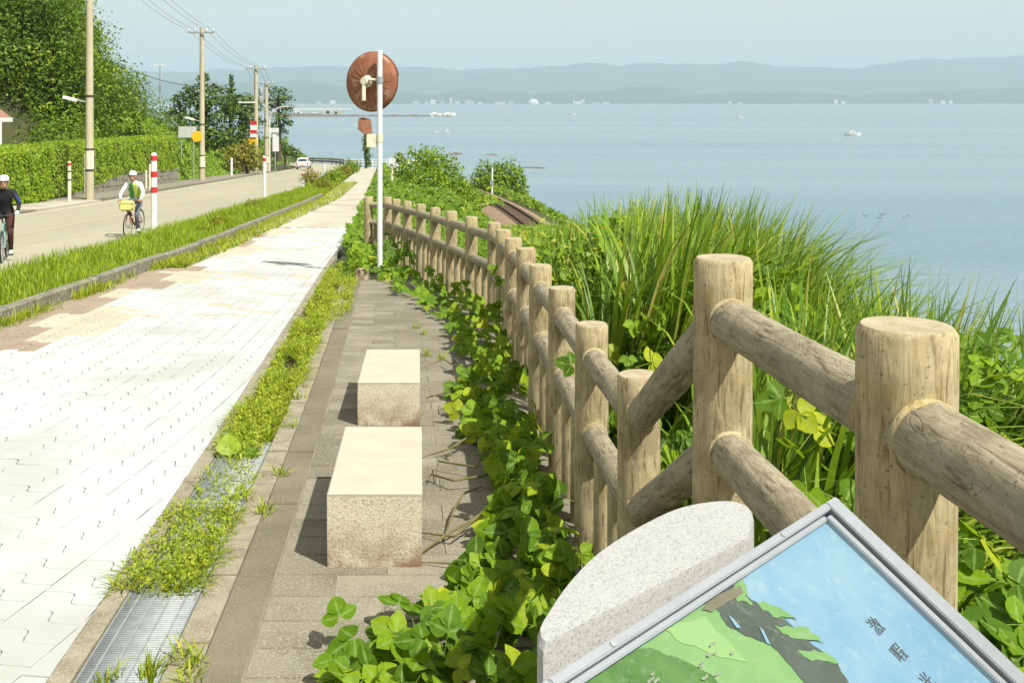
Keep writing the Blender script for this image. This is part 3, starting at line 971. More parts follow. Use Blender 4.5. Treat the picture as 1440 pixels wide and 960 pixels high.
# ------------------------------------------------------------------ granite sign stone
def spline(pts, n=6, closed=False):
    out = []
    P = [Vector(p) for p in pts]
    N = len(P)
    for i in range(N-1):
        p0, p1, p2, p3 = P[max(i-1,0)], P[i], P[i+1], P[min(i+2,N-1)]
        for k in range(n):
            t = k/n
            out.append(0.5*((2*p1) + (p2-p0)*t + (2*p0-5*p1+4*p2-p3)*t*t + (3*p1-p0-3*p2+p3)*t**3))
    out.append(P[-1])
    return out
stone = thing('granite_sign_stone', 'pale speckled granite stone with curved back behind the information board', 'stone', (0.144, 1.064, -1.53))
back = spline([(0.345,1.470),(0.347,1.503),(0.330,1.527),(0.29,1.5235),(0.237,1.4956),(0.175,1.432),(0.122,1.364),(0.09,1.310),(0.06,1.245),(0.040,1.190),(0.0288,1.155),(0.0290,1.132)], 4)
outl = [(0.0340,1.122),(0.323,1.398)] + [(p.x, p.y) for p in back]
outl = [(a*0.80, b*0.80) for a, b in outl]
zt_s = -0.472
m = MB()
cen = Vector((0.152, 1.08))
def inset(k):
    return [(cen + (Vector(p)-cen)*(1-k)) for p in outl]
r0 = [(p[0],p[1],-1.53) for p in outl]; r1 = [(p[0],p[1],zt_s-0.006) for p in outl]; r2 = [(p.x,p.y,zt_s) for p in inset(0.022)]
n = len(outl)
m.add(r0+r1+r2, [tuple(range(2*n,3*n))] + [(i,(i+1)%n,n+(i+1)%n,n+i) for i in range(n)] + [(n+i,n+(i+1)%n,2*n+(i+1)%n,2*n+i) for i in range(n)])
M['granite'] = granite('white_granite', (0.355,0.365,0.36), (0.31,0.315,0.31), (0.20,0.20,0.20), 620, None, 0.75, 0.3)
m.build('stone_block', M['granite'], stone, sharp=25)

# ------------------------------------------------------------------ tilted information board
KB = 0.80
Cc = Vector((0.455, 1.45, -0.554))*KB
et = Vector((-0.676, -0.737, 0)).normalized()          # along the top edge, towards the reader's left
er = Vector((0.622, -0.571, -0.533)); er = (er - et*er.dot(et)).normalized()   # down the slope
en = et.cross(er).normalized()
if en.z < 0: en = -en
W_, H_ = 0.652*KB, 0.46*KB
def B(a, b, h=0.0):            # a along top edge from the reader's right corner, b down the slope, h out of the face
    return Cc + et*a + er*b + en*h
board = thing('information_board', 'tilted information board with painted coast view and silver metal frame', 'board', tuple(B(W_/2, H_/2, -0.5)))
def bar(name, a0, a1, b0, b1, h0, h1, mat):
    m = MB()
    v = [B(a0,b0,h0),B(a1,b0,h0),B(a1,b1,h0),B(a0,b1,h0),B(a0,b0,h1),B(a1,b0,h1),B(a1,b1,h1),B(a0,b1,h1)]
    m.add(v, [(3,2,1,0),(4,5,6,7),(0,1,5,4),(1,2,6,5),(2,3,7,6),(3,0,4,7)])
    bm = bmesh.new(); me = bpy.data.meshes.new(name)
    me.from_pydata([tuple(Vector(p)-root_loc(board)) for p in m.v], [], m.f)
    bm.from_mesh(me); bmesh.ops.recalc_face_normals(bm, faces=bm.faces); bmesh.ops.bevel(bm, geom=list(bm.edges), offset=0.0012, segments=2, affect='EDGES')
    bm.to_mesh(me); bm.free()
    me.materials.append(mat)
    o = bpy.data.objects.new(name, me); col.objects.link(o); o.parent = board
    return o
# right-hand rail: broad outer bar, dark groove, narrow inner lip
bar('frame_bar', 0.0, 0.024, 0.0, H_, -0.018, 0.0, M['alum'])
bar('frame_groove', 0.0245, 0.0275, 0.004, H_-0.004, -0.018, -0.006, M['dark'])
bar('frame_lip', 0.028, 0.0385, 0.012, H_-0.004, -0.018, -0.004, M['alum'])
bar('frame_bar', 0.0245, W_-0.0245, 0.0, 0.0085, -0.018, 0.0, M['alum'])
bar('frame_lip', 0.039, W_-0.03, 0.009, 0.0150, -0.018, -0.005, M['alum'])
bar('frame_bar', W_-0.024, W_, 0.0, H_, -0.018, 0.0, M['alum'])
bar('frame_bar', 0.0245, W_-0.0245, H_-0.024, H_, -0.018, 0.0, M['alum'])
bar('backing_panel', 0.005, W_-0.005, 0.005, H_-0.005, -0.026, -0.0185, M['steel'])
for (a,b) in ((0.13,0.0045),(0.42,0.0045)):
    m = MB(); m.cyl(B(a,b,-0.001), B(a,b,0.0012), 0.0028, seg=10); m.build('screw', M['steel'], board)
for a in (0.07, W_-0.07):
    m = MB()
    tb = B(a, 0.30, -0.026)
    m.cyl((tb.x, tb.y, -1.53), tb, 0.02, seg=14); m.build('leg', M['steel'], board)

def print_mat(name, c1, c2, scale, c3=None):
    m, nt, b, out = new_mat(name)
    vec = coords(nt, 'Object', (1,1,1))
    c = ramp(nt, noise(nt, vec, scale, 7, 0.65), [(0.36, c1), (0.64, c2)])
    if c3:
        c = mixc(nt, ramp(nt, noise(nt, vec, scale*7, 4, 0.7), [(0.55, (0,0,0)), (0.68, (0.7,0.7,0.7))]), c, c3)
    nt.links.new(c, b.inputs['Base Color'])
    b.inputs['Roughness'].default_value = 0.32
    b.inputs['Specular IOR Level'].default_value = 0.35
    return m
M['pr_sky'] = print_mat('print_sky', (0.105,0.215,0.315), (0.155,0.255,0.325), 11, (0.20,0.29,0.325))
M['pr_edge'] = print_mat('print_sky_edge', (0.10,0.36,0.72), (0.12,0.40,0.75), 20)
M['pr_green'] = print_mat('print_pale_green', (0.10,0.215,0.075), (0.145,0.25,0.10), 9, (0.18,0.26,0.14))
M['pr_green2'] = print_mat('print_wood_green', (0.04,0.105,0.022), (0.075,0.15,0.045), 26, (0.13,0.18,0.10))
M['pr_dark'] = print_mat('print_slate', (0.042,0.056,0.048), (0.066,0.082,0.07), 16, (0.10,0.12,0.10))
M['pr_tan'] = print_mat('print_tan', (0.13,0.125,0.085), (0.11,0.105,0.075), 16)
M['ink'] = pmat('print_ink', (0.045,0.055,0.06), (0.06,0.07,0.075), 30, 0.5)
# picture plane: helper from photo pixel to (a, b) on the panel
PLh = -0.011
def pix_to_ab(u, v):
    dr = Vector(((u-U0)/FP, 1.0, -(v-V0)/FP))
    o_ = Cc + en*PLh
    t = o_.dot(en)/dr.dot(en)
    p = dr*t - Cc
    return p.dot(et), p.dot(er)
def print_sheet(name, ab, mat, lift):
    ab = [(min(max(a, 0.0388), W_-0.0245), min(max(b, 0.0153), H_-0.0245)) for a, b in ab]
    m = MB(); n = len(ab)
    m.add([B(a,b,PLh+lift) for a,b in ab] + [B(a,b,PLh+lift-0.0004) for a,b in ab],
          [tuple(range(n))] + [(i,(i+1)%n,n+(i+1)%n,n+i) for i in range(n)])
    o = m.build(name, mat, board, sharp=None)
    bm = bmesh.new(); bm.from_mesh(o.data)
    bmesh.ops.triangulate(bm, faces=bm.faces)
    bmesh.ops.recalc_face_normals(bm, faces=bm.faces); bm.to_mesh(o.data); bm.free()
    o.data.polygons.foreach_set('use_smooth', [False]*len(o.data.polygons))
    return o
bar('picture_panel', 0.0275, W_-0.0235, 0.008, H_-0.0235, -0.0184, PLh, M['pr_sky'])
def outline(pts, sub=3, amp=0.0016):
    res = []
    for i in range(len(pts)):
        p, q = Vector(pts[i]), Vector(pts[(i+1) % len(pts)])
        for k in range(sub):
            t = k/sub
            w = p.lerp(q, t)
            j = amp if 0 < t else amp*0.4
            res.append((w.x + random.uniform(-j, j), w.y + random.uniform(-j, j)))
    return res
def pxl(pts): return [pix_to_ab(u, v) for u, v in pts]
far_ab = [(W_-0.02, H_-0.02), (W_-0.02, 0.015)]
print_sheet('printed_hills', outline(pxl([(1043,802),(1052,840),(1075,862),(1100,868),(1140,905),(1172,925),(1195,965),(1240,1040),(1300,1130)]) + [(0.30,H_-0.02),(0.62,H_-0.02),(0.62,0.016)] + pxl([(880,905),(960,852),(1000,826)]), 3), M['pr_green'], 0.0008)
print_sheet('printed_cliff', outline(pxl([(1030,822),(1046,836),(1080,860),(1104,872),(1143,908),(1172,926),(1196,966),(1230,1020),(1150,1010),(1130,960),(1105,930),(1080,905),(1048,895),(1022,880),(1012,862),(990,848),(1000,838)]), 4), M['pr_dark'], 0.0014)
for k, pts in enumerate(([(1060,846),(1092,854),(1120,872),(1085,868)], [(1085,880),(1135,884),(1158,905),(1110,898)], [(1120,916),(1160,918),(1180,935),(1140,930)], [(1030,830),(1048,822),(1046,838),(1058,852),(1036,846)])):
    print_sheet('printed_grass_slope', outline(pxl(pts), 5, 0.0022), M['pr_green'], 0.0019)
print_sheet('printed_shore', outline(pxl([(985,858),(1010,836),(1040,824),(1044,834),(1020,848),(1000,862)]), 3, 0.001), M['pr_tan'], 0.0021)
print_sheet('printed_wood', outline(pxl([(845,925),(880,905),(925,915),(960,930),(990,945),(1020,965),(1060,1000),(1000,1060),(900,1040),(820,960)]), 3, 0.003), M['pr_green2'], 0.0014)
for k, pts in enumerate(([(1022,866),(1030,872),(1040,884),(1034,884)], [(1066,882),(1072,888),(1082,908),(1076,905)])):
    print_sheet('printed_waterfall', outline(pxl(pts), 2, 0.0004), M['pr_sky'], 0.0024)
M['pr_pale'] = print_mat('print_pale_marks', (0.20,0.22,0.18), (0.15,0.18,0.13), 40)
for k in range(16):
    u_, v_ = random.uniform(835, 1040), random.uniform(905, 960)
    if v_ < 985 - 0.36*(u_-800)*0.55 - 40 + (u_-940)*0.25: pass
    a_, b_ = pix_to_ab(u_, v_)
    if not (0.05 < a_ < W_-0.04 and 0.03 < b_ < H_-0.04): continue
    sa, sb = random.uniform(0.002, 0.006), random.uniform(0.0008, 0.0016)
    print_sheet('printed_mark', outline([(a_-sa,b_-sb),(a_+sa,b_-sb*0.6),(a_+sa*0.8,b_+sb),(a_-sa*0.7,b_+sb)], 2, 0.0007), M['pr_pale'], 0.0027)
for pts in ([(930,880),(990,868),(1012,892),(1050,930),(1010,925),(960,905)],):
    print_sheet('printed_meadow', outline(pxl(pts), 3, 0.002), print_mat('print_light_green', (0.15,0.27,0.10), (0.18,0.29,0.125), 14), 0.0013)
def glyph(ch, u, v, size):
    a, b = pix_to_ab(u, v)
    cu = bpy.data.curves.new('lettering', 'FONT')
    cu.body = ch; cu.size = size; cu.align_x = 'CENTER'; cu.align_y = 'CENTER'
    o = bpy.data.objects.new('lettering', cu); col.objects.link(o)
    bpy.context.view_layer.update()
    dg = bpy.context.evaluated_depsgraph_get()
    me = bpy.data.meshes.new_from_object(o.evaluated_get(dg))
    bpy.data.objects.remove(o)
    o2 = bpy.data.objects.new('lettering', me); col.objects.link(o2)
    me.materials.clear(); me.materials.append(M['ink'])
    mt = Matrix((-et, -er, en)).transposed().to_4x4()
    mt.translation = B(a, b, PLh+0.0006) - root_loc(board)
    o2.parent = board; o2.matrix_local = mt
for ch, u, v in (('激',1233,881),('暇',1265,919),('光',1306,960)):
    glyph(ch, u, v, 0.019)

# ------------------------------------------------------------------ traffic mirror seen from behind
mx, my = (534-U0)/FP*15.9, 15.9
gz = float(G(15.9)) - 0.05
mir = thing('traffic_mirror', 'round traffic mirror with brown back on tall white pole beside the fence', 'traffic mirror', (mx, my, gz))
m = MB(); m.cyl((mx, my, gz-0.3), (mx, my, 0.775), 0.042, seg=18); m.lathe([(0.042,0),(0.044,0.004),(0.036,0.014),(0.01,0.018)], (mx,my,0.773), seg=18)
m.build('pole', M['white'], mir)
mc = Vector(((521.5-U0)/FP*16.12, 16.12, (V0-115)/FP*16.12))
ax = Vector((-0.40, -0.90, 0.03)).normalized()         # back of the disc faces this way
m = MB()
m.lathe([(0.455,-0.05),(0.462,-0.03),(0.452,-0.008),(0.40,0.018),(0.25,0.062),(0.11,0.082),(0.03,0.084)], mc, ax, 48)
disc = m.build('mirror_back', M['orange'], mir, sharp=50)
qx = ax.to_track_quat('Z', 'Y')
for k in range(20):
    a = 2*math.pi*k/20
    dirv = qx @ Vector((math.cos(a), math.sin(a), 0))
    m = MB(); m.tube([mc+dirv*0.13+ax*0.082, mc+dirv*0.25+ax*0.0635, mc+dirv*0.385+ax*0.0235], [0.006,0.006,0.003], 6)
    m.build('rib', M['orange'], disc)
m = MB(); m.torus(mc-ax*0.035, ax, 0.462, 0.011, 48, 8); m.build('rim', M['rustdark'], mir)
m = MB(); m.lathe([(0.45,-0.058),(0.36,-0.03),(0.15,-0.002),(0.01,0.004)], mc, ax, 40)
m.build('mirror_face', pmat('mirror_glass', (0.75,0.77,0.78), (0.72,0.74,0.75), 5, 0.05, metallic=1.0), mir, sharp=50)
# hood visor over the top half
m = MB()
n = 20; v = []; 
for i in range(n+1):
    a = math.radians(10 + 160*i/n)
    upv = (Vector((0,0,1)) - ax*ax.z).normalized(); dirv = upv*math.sin(a) + ax.cross(upv)*math.cos(a)
    for (r_, h_) in ((0.470,-0.03),(0.474,-0.075)):
        v.append(mc + dirv*r_ + ax*h_)
zs = [p.z for p in v]
if sum(zs)/len(zs) < mc.z:
    v = [mc + (p-mc) - 2*((p-mc) - ax*((p-mc).dot(ax))) for p in v]
m.add(v, [(2*i,2*i+1,2*i+3,2*i+2) for i in range(n)])
m.build('hood', M['rustdark'], mir)
m = MB(); m.lathe([(0.095,0),(0.095,0.03),(0.07,0.05),(0.06,0.13)], mc+ax*0.078, ax, 20); m.build('hub', M['cream'], mir)
hb = mc + ax*0.17
m = MB(); m.tube([hb+Vector((0,0,0.03)), hb+Vector((0.08,-0.03,0.02)), Vector((mx, my, hb.z+0.02))], 0.022, 10); m.tube([hb+Vector((-0.01,0,0)), hb+Vector((-0.02,-0.005,-0.12)), hb+Vector((-0.02,0,-0.30))], 0.032, 10)
m.build('bracket', M['cream'], mir)
m = MB(); m.cyl((mx, my, hb.z-0.03), (mx, my, hb.z+0.07), 0.056, seg=16); m.build('clamp', M['steel'], mir)
m = MB(); m.cyl((mx, my, -0.62), (mx, my, -0.50), 0.050, seg=16); m.box(mx-0.20, mx-0.045, my-0.012, my+0.012, -0.70, -0.50); m.build('name_plate', M['cream'], mir)

# small stone stub at the end of the walk
sx = (509-U0)/FP*15.4
st = MB(); zb = float(G(15.4))
st.prism([(sx-0.09,15.3),(sx+0.09,15.3),(sx+0.10,15.5),(sx-0.08,15.5)], zb-0.1, zb+0.15)
o = st.build('stone_stub', M['bench_side']); tag(o, 'small squared granite stub at the far end of the walkway', 'stone')
bm = bmesh.new(); bm.from_mesh(o.data); bmesh.ops.bevel(bm, geom=list(bm.edges), offset=0.012, segments=2, affect='EDGES'); bm.to_mesh(o.data); bm.free()

# ------------------------------------------------------------------ drain grates in the gutter
def grate(d0, L, label, detail=True):
    x0, x1 = float(E1(d0))+0.006, float(E2(d0))-0.006
    sh = float(XR(d0+L)-XR(d0))
    z0 = float(G(d0)); z1 = float(G(d0+L))
    t = thing('drain_grate', label, 'drain grate', ((x0+x1)/2, d0, z0-0.03), 'steel drain grates along the path')
    def pt(a, b, h): return (x0+(x1-x0)*a + sh*b, d0+L*b, z0+(z1-z0)*b + h)
    def bar_(m, a0, a1, b0, b1, h0, h1):
        v = [pt(a0,b0,h0),pt(a1,b0,h0),pt(a1,b1,h0),pt(a0,b1,h0),pt(a0,b0,h1),pt(a1,b0,h1),pt(a1,b1,h1),pt(a0,b1,h1)]
        m.add(v, [(3,2,1,0),(4,5,6,7),(0,1,5,4),(1,2,6,5),(2,3,7,6),(3,0,4,7)])
    m = MB()
    bar_(m, 0, 0.02, 0, 1, -0.035, 0.0); bar_(m, 0.98, 1, 0, 1, -0.035, 0.0); bar_(m, 0.02, 0.98, 0, 0.006, -0.035, 0.0); bar_(m, 0.02, 0.98, 0.994, 1, -0.035, 0.0)
    m.build('frame', M['steel'], t)
    for a in (0.17, 0.39, 0.61, 0.83):
        m = MB(); bar_(m, a-0.013, a+0.013, 0.007, 0.993, -0.03, 0.0035); m.build('long_bar', M['steel'], t)
    m = MB()
    n = int(L/0.0165)
    for k in range(1, n):
        bar_(m, 0.021, 0.979, k/n-0.0052/L, k/n+0.0052/L, -0.028, -0.001)
    o = m.build('cross_bars', M['steel'], t, sharp=None); o['kind'] = 'stuff'
names = ['bare grey steel drain grate at the lower edge of the view', 'steel drain grate half buried under the yellow weed clump', 'steel drain grate just past the weed clump beside the path',
         'steel drain grate behind the big heart-shaped leaf in the weeds']
d = 2.45
for k in range(4):
    grate(d, 0.98, names[k]); d += 0.985

# ------------------------------------------------------------------ railway below the bank
rw = thing('railway_track', 'single railway track on brown ballast curving below the bank', 'railway', (float(TX(80)), 80, -8.5))
ds = np.arange(40, 132, 1.0)
def trk(o, h): return [(float(TX(a))+o, float(a), float(TZ(a))+h) for a in ds]
m = MB(); n = len(ds)
prof = [(-2.3,-0.45),(-1.3,-0.02),(1.3,-0.02),(2.2,-0.45)]
v = []
for a in ds:
    for (o_, h_) in prof: v.append((float(TX(a))+o_, float(a), float(TZ(a))+h_))
m.add(v, [(k*4+j, k*4+j+1, k*4+5+j, k*4+4+j) for k in range(n-1) for j in range(3)])
m.build('ballast', M['ballast'], rw)
for s in (-1, 1):
    m = MB()
    v = []
    for a in ds:
        x, z = float(TX(a)) + s*0.55, float(TZ(a))
        v += [(x-0.05,float(a),z),(x-0.05,float(a),z+0.16),(x+0.05,float(a),z+0.16),(x+0.05,float(a),z)]
    m.add(v, [(k*4+j, k*4+j+1, k*4+5+j, k*4+4+j) for k in range(n-1) for j in range(3)])
    m.build('rail', M['rail'], rw, sharp=20)
sl_m = MB(); sl_m.box(-0.95, 0.95, -0.11, 0.11, -0.08, 0.03)
proto = sl_m.build('sleeper', M['bark'], None)
proto.parent = rw
first = True
for a in np.arange(66, 104, 0.75):
    o = proto if first else proto.copy()
    if not first: col.objects.link(o); o.parent = rw
    first = False
    o.location = Vector((float(TX(a)), float(a), float(TZ(a)))) - root_loc(rw)
    o.rotation_euler = (0, 0, math.atan(-float(TX(a+0.5)-TX(a-0.5))))
pp = P3(692, 268, 97)
t = thing('signal_pole', 'thin pale pole beside the railway in front of the round bush', 'pole', pp)
m = MB(); m.cyl((pp[0],pp[1],pp[2]-1.0),(pp[0],pp[1],pp[2]+2.2), 0.09, 0.07, 10); m.build('shaft', M['white'], t)
m = MB(); m.box(pp[0]-0.16,pp[0]+0.16,pp[1]-0.12,pp[1]+0.12,pp[2]+0.5,pp[2]+1.0); m.build('junction_box', M['steel'], t)

# ------------------------------------------------------------------ utility poles and wires
def upole(label, x, y, zb, zt, r, arms=(), steps=True):
    t = thing('utility_pole', label, 'utility pole', (x, y, zb), 'utility poles along the road')
    m = MB(); m.cyl((x,y,zb-0.5),(x,y,zt), r*1.15, r*0.8, 16); m.build('shaft', M['polecon'], t)
    for h in (1.0, 1.9, 4.2):
        m = MB(); m.cyl((x,y,zb+h-0.04),(x,y,zb+h+0.04), r*1.17, seg=14); m.build('band', M['dark'], t)
    m = MB(); m.cyl((x,y,zb+1.05),(x,y,zb+1.85), r*1.165, seg=16); m.build('guard_sleeve', M['cream'], t)
    for dz, hw in arms:
        a = MB(); a.box(x-hw, x+hw, y-r-0.1, y-r-0.02, zt-dz-0.05, zt-dz+0.05); arm = a.build('crossarm', M['steel'], t)
        for s in (-0.95, -0.45, 0.45, 0.95):
            i_ = MB(); i_.lathe([(0.05,0),(0.09,0.06),(0.05,0.1),(0.09,0.16),(0.03,0.24)], (x+hw*s, y-r-0.06, zt-dz+0.05), seg=10); i_.build('insulator', M['white'], arm)
    return t
px1 = P3(126, 272, 44.5)
p1 = upole('tall concrete utility pole in front of the clipped hedge, cut by the top edge', px1[0], 44.5, px1[2], 7.5, 0.155, [(0.5,0.9),(1.4,0.7)])
px2 = P3(284, 255, 76)
p2 = upole('concrete utility pole carrying a yellow disc and a small lamp', px2[0], 76, px2[2], 5.4, 0.19, [(0.35,0.95)])
px3 = P3(360, 246, 104)
p3 = upole('concrete utility pole with the red-and-white sign and yellow disc', px3[0], 104, px3[2], 3.6, 0.22, [(0.3,1.0),(5.9,0.0)][:1])
px4 = P3(374.5, 241, 127)
p4 = upole('concrete utility pole loaded with transformers next to the curved street lamp', px4[0], 127, px4[2], 2.45, 0.26, [(0.3,0.9)])
x4 = px4[0]
for k,(dx,dz) in enumerate(((-0.55,1.2),(-0.6,2.2),(-0.35,3.2))):
    m = MB(); m.lathe([(0.05,-0.42),(0.30,-0.4),(0.32,-0.3),(0.32,0.3),(0.28,0.4),(0.1,0.46),(0.05,0.6)], (x4+dx,126.6,2.45-dz), seg=14); m.build('transformer', M['steel'], p4)
# small street lamps on poles one and two, a sign arm on pole three
def lamp_arm(parent, x, y, z, L, up):
    m = MB(); m.cyl((x,y,z),(x-L*0.4,y-0.1,z+up*0.5), 0.035, seg=8); m.build('lamp_arm', M['steel'], parent)
    m = MB(); m.obox((x-L*0.7,y-0.12,z+up*0.8),(0.97,0,-0.24),(0,1,0),(0.24,0,0.97),L*0.36,0.08,0.06); m.build('lamp_head', M['white'], parent)
lamp_arm(p1, px1[0]-0.15, 44.4, -0.02, 0.85, 0.18)
lamp_arm(p2, px2[0]-0.15, 75.9, -1.45, 0.95, 0.25)
m = MB(); m.box(px3[0]-1.7, px3[0], 103.7, 103.85, -0.15, 0.0); m.build('bracket_arm', M['white'], p3)
def disc_sign(parent, u, v, d, r, mat):
    c = Vector(P3(u, v, d)); m = MB(); m.lathe([(r*0.98,-0.02),(r,0),(r*0.98,0.02)], c, (0,-1,0), 24); m.build('disc', mat, parent)
disc_sign(p2, 277, 192, 75.6, 0.40, M['yellow'])
disc_sign(p3, 355, 198.5, 103.5, 0.46, M['yellow'])
for k,(v0,v1,mt) in enumerate(((170,176,'red'),(176,183,'white'),(183,188,'red'),(188,193,'white'))):
    a, b = P3(352, v0, 103.4), P3(361, v1, 103.4)
    m = MB(); m.box(a[0], b[0], 103.35, 103.41, b[2], a[2]); m.build('banner', M[mt], p3)

def catenary(a, b, sag, n=14):
    a, b = Vector(a), Vector(b)
    return [a.lerp(b, i/n) - Vector((0,0,4*sag*(i/n)*(1-i/n))) for i in range(n+1)]
wires = [((px1[0], 44.3, 7.5), (px2[0], 75.8, 5.4)), ((px2[0], 75.8, 5.4), (px3[0], 103.8, 3.6)), ((px3[0],103.8,3.6),(px4[0],126.7,2.45))]
names = ['slack overhead wires between the two nearer utility poles', 'overhead wires between the disc-carrying utility poles', 'overhead wires between the two farther utility poles']
for k,(a,b) in enumerate(wires):
    t = thing('overhead_wire', names[k], 'wires', a, 'overhead wires along the road')
    for s, dz, ra in ((-0.9,-0.15,0.011),(-0.42,-0.15,0.011),(0.42,-0.15,0.011),(0.9,-0.15,0.011)):
        m = MB(); m.tube(catenary(Vector(a)+Vector((s,0,dz)), Vector(b)+Vector((s,0,dz)), 0.55), ra, 5); m.build('wire', M['wire'], t)
t = thing('overhead_wire', 'single thick cable leaving the wooded hillside towards the pines', 'wires', P3(180,98,86), 'overhead wires along the road')
m = MB(); m.tube(catenary(P3(170,92,84), P3(330,118,110), 0.9), 0.03, 5); m.build('wire', M['wire'], t)

# lamp mast behind the hill, curved street lamp, white sign, arched white sign
b0 = P3(225, 150, 98); t = thing('lamp_mast', 'thin mast with a flat crosspiece rising behind the hillside trees', 'mast', b0)
m = MB(); m.cyl((b0[0],98,b0[2]-4),(b0[0],98,P3(225,93,98)[2]), 0.07, 0.05, 8); m.build('shaft', M['steel'], t)
zt = P3(225,92,98)[2]
m = MB(); m.box(b0[0]-0.55,b0[0]+0.55,97.9,98.1,zt-0.06,zt+0.08); m.build('crosspiece', M['white'], t)
m = MB(); m.box(b0[0]-0.12,b0[0]+0.12,97.85,98.0,zt-2.4,zt-1.9); m.build('box', M['steel'], t)
b0 = P3(379, 238, 131); t = thing('street_lamp', 'pale street lamp with a curved arm by the round pine', 'street lamp', b0)
arcp = [(b0[0],131,b0[2]-0.5),(b0[0],131,P3(0,175,131)[2])] + [tuple(Vector(P3(u,v,131))) for u,v in ((380,163),(384,156),(392,151.5),(402,150),(407,150.5))]
m = MB(); m.tube(arcp, [0.11,0.08,0.075,0.07,0.065,0.06,0.05], 10); m.build('pole', M['wallw'], t)
e = arcp[-1]; m = MB(); m.obox((e[0]+0.3,131,e[2]-0.02),(1,0,-0.05),(0,1,0),(0.05,0,1),0.35,0.13,0.06); m.build('lamp_head', M['steel'], t)
b0 = P3(262, 210, 80); t = thing('road_sign', 'pale rectangular road sign half behind the disc-carrying pole', 'sign', b0)
a_, c_ = P3(251, 178, 80), P3(276, 193.5, 80)
m = MB(); m.box(a_[0],c_[0],79.97,80.03,c_[2],a_[2]); m.build('panel', pmat('sign_grey', (0.50,0.52,0.50),(0.44,0.46,0.44),3,0.5), t)
for u in (255, 272):
    p = P3(u, 210, 80.1); m = MB(); m.cyl((p[0],80.1,p[2]-3),(p[0],80.1,a_[2]), 0.05, seg=8); m.build('post', M['steel'], t)
b0 = P3(388, 228, 133); t = thing('white_signboard', 'white upright signboard with a top arm near the bend', 'sign', b0)
a_, c_ = P3(383.5, 180, 133), P3(392, 213, 133)
m = MB(); m.box(a_[0],c_[0],132.9,133.1,c_[2],a_[2]); m.build('panel', M['white'], t)
a2, c2 = P3(371, 180, 133), P3(383.5, 188, 133)
m = MB(); m.box(a2[0],c2[0],132.92,133.08,c2[2],a2[2]); m.build('arm_panel', M['white'], t)
m = MB(); p = P3(387, 232, 133); m.cyl((p[0],133,p[2]-1),(p[0],133,c_[2]), 0.08, seg=8); m.build('post', M['steel'], t)

# ------------------------------------------------------------------ delineator and snow posts
def banded(label, u, vb, vt, d, w, bands, base='white', group='marker posts beside the road'):
    """bands: list of (v0, v1, material) painted sleeves"""
    x = (u-U0)/FP*d; zb = -(vb-V0)/FP*d; zt = -(vt-V0)/FP*d
    t = thing('marker_post', label, 'marker post', (x, d, zb), group)
    r = w/FP*d/2
    m = MB(); m.cyl((x,d,zb-0.4),(x,d,zt), r, seg=14); m.lathe([(r,0),(r*0.8,r*0.3),(r*0.3,r*0.5)], (x,d,zt), seg=14); m.build('shaft', M[base], t)
    for v0, v1, mt in bands:
        m = MB(); m.cyl((x,d,-(v1-V0)/FP*d),(x,d,-(v0-V0)/FP*d), r*1.06, seg=14); m.build('band', M[mt], t)
    return t
banded('thick white post with three red bands beside the second cyclist', 216.5, 328, 217, 27.3, 8.5, [(219,226,'red'),(241,249,'red'),(263,271,'red')])
banded('slim white post with a red cap in the verge grass past the cyclists', 372, 288, 221, 43, 4.6, [(222,227,'red')])
banded('small white post beside the round olive shrub', 426.5, 264, 243, 62, 3.6, [(244,247,'red')])
banded('tiny white post near the far end of the verge', 456, 250, 232, 82, 3.0, [])
banded('cream post with a red cap in front of the clipped hedge', 97.5, 287, 228, 42.5, 5.0, [(229,233,'red'),(240,242,'dark'),(252,254,'dark')], 'cream')
banded('cream post standing close behind the tall concrete pole', 120.5, 273, 218, 46, 4.5, [(219,222,'cream')], 'cream')
banded('pale post behind the red-banded post, beside the hedge end', 211, 268, 232, 56, 4.0, [], 'cream')
banded('thin pale post between hedge end and second cyclist', 205.5, 268, 240, 58, 2.6, [], 'cream')
banded('white marker post on the pavement beyond the vine bank', 325.5, 250, 223, 92, 3.2, [], 'white')
banded('red-topped figure-like post by the farther poles', 371, 250, 220, 97, 4.0, [(220,224,'red')], 'cream')

# ------------------------------------------------------------------ house at the left edge
hx, hd = -0.4966*58, 58.0
h = thing('house', 'house corner with red-brown roof and white eave at the left edge', 'house', (hx-6, hd+3, float(G(58))))
zr = P3(0,167,hd)[2]
xw = (hx-0.4)*(hd+8)/(hd+0.6) - 1.5
m = MB(); m.prism([(hx-12,hd+0.6),(hx-0.4,hd+0.6),(xw,hd+8),(hx-14,hd+8)], float(G(58))-0.5, zr-0.1); m.build('wall', M['wallw'], h)
m = MB()
e0, e1 = P3(17,166,hd), P3(-2,151,hd)
xk = e0[0]*(hd+8.8)/hd - 2.0
m.add([(hx-13,hd,e0[2]),(e0[0],hd,e0[2]),(hx-4.6,hd+4.3,e0[2]+2.3),(hx-12,hd+4.3,e0[2]+2.3),(hx-16,hd+8.8,e0[2]),(xk,hd+8.8,e0[2])],
      [(0,1,2,3),(1,5,2),(5,4,3,2),(4,0,3),(0,4,5,1)])
roof_o = m.build('roof', M['roof'], h, sharp=5)
m = MB(); m.box(hx-13, e0[0]+0.04, hd-0.05, hd-0.0, e0[2]-0.22, e0[2]+0.02); m.add([(e0[0]+0.05,hd-0.05,e0[2]-0.22),(e0[0]+0.05,hd-0.05,e0[2]+0.02),(xk+0.05,hd+8.8,e0[2]+0.02),(xk+0.05,hd+8.8,e0[2]-0.22)],[(0,1,2,3)]); m.build('fascia', M['white'], h)
m = MB(); pz = P3(1,200,57.9); m.cyl((pz[0],57.9,pz[2]-1.5),(pz[0],57.9,e0[2]-0.2), 0.06, seg=8); m.build('eave_post', M['white'], h)
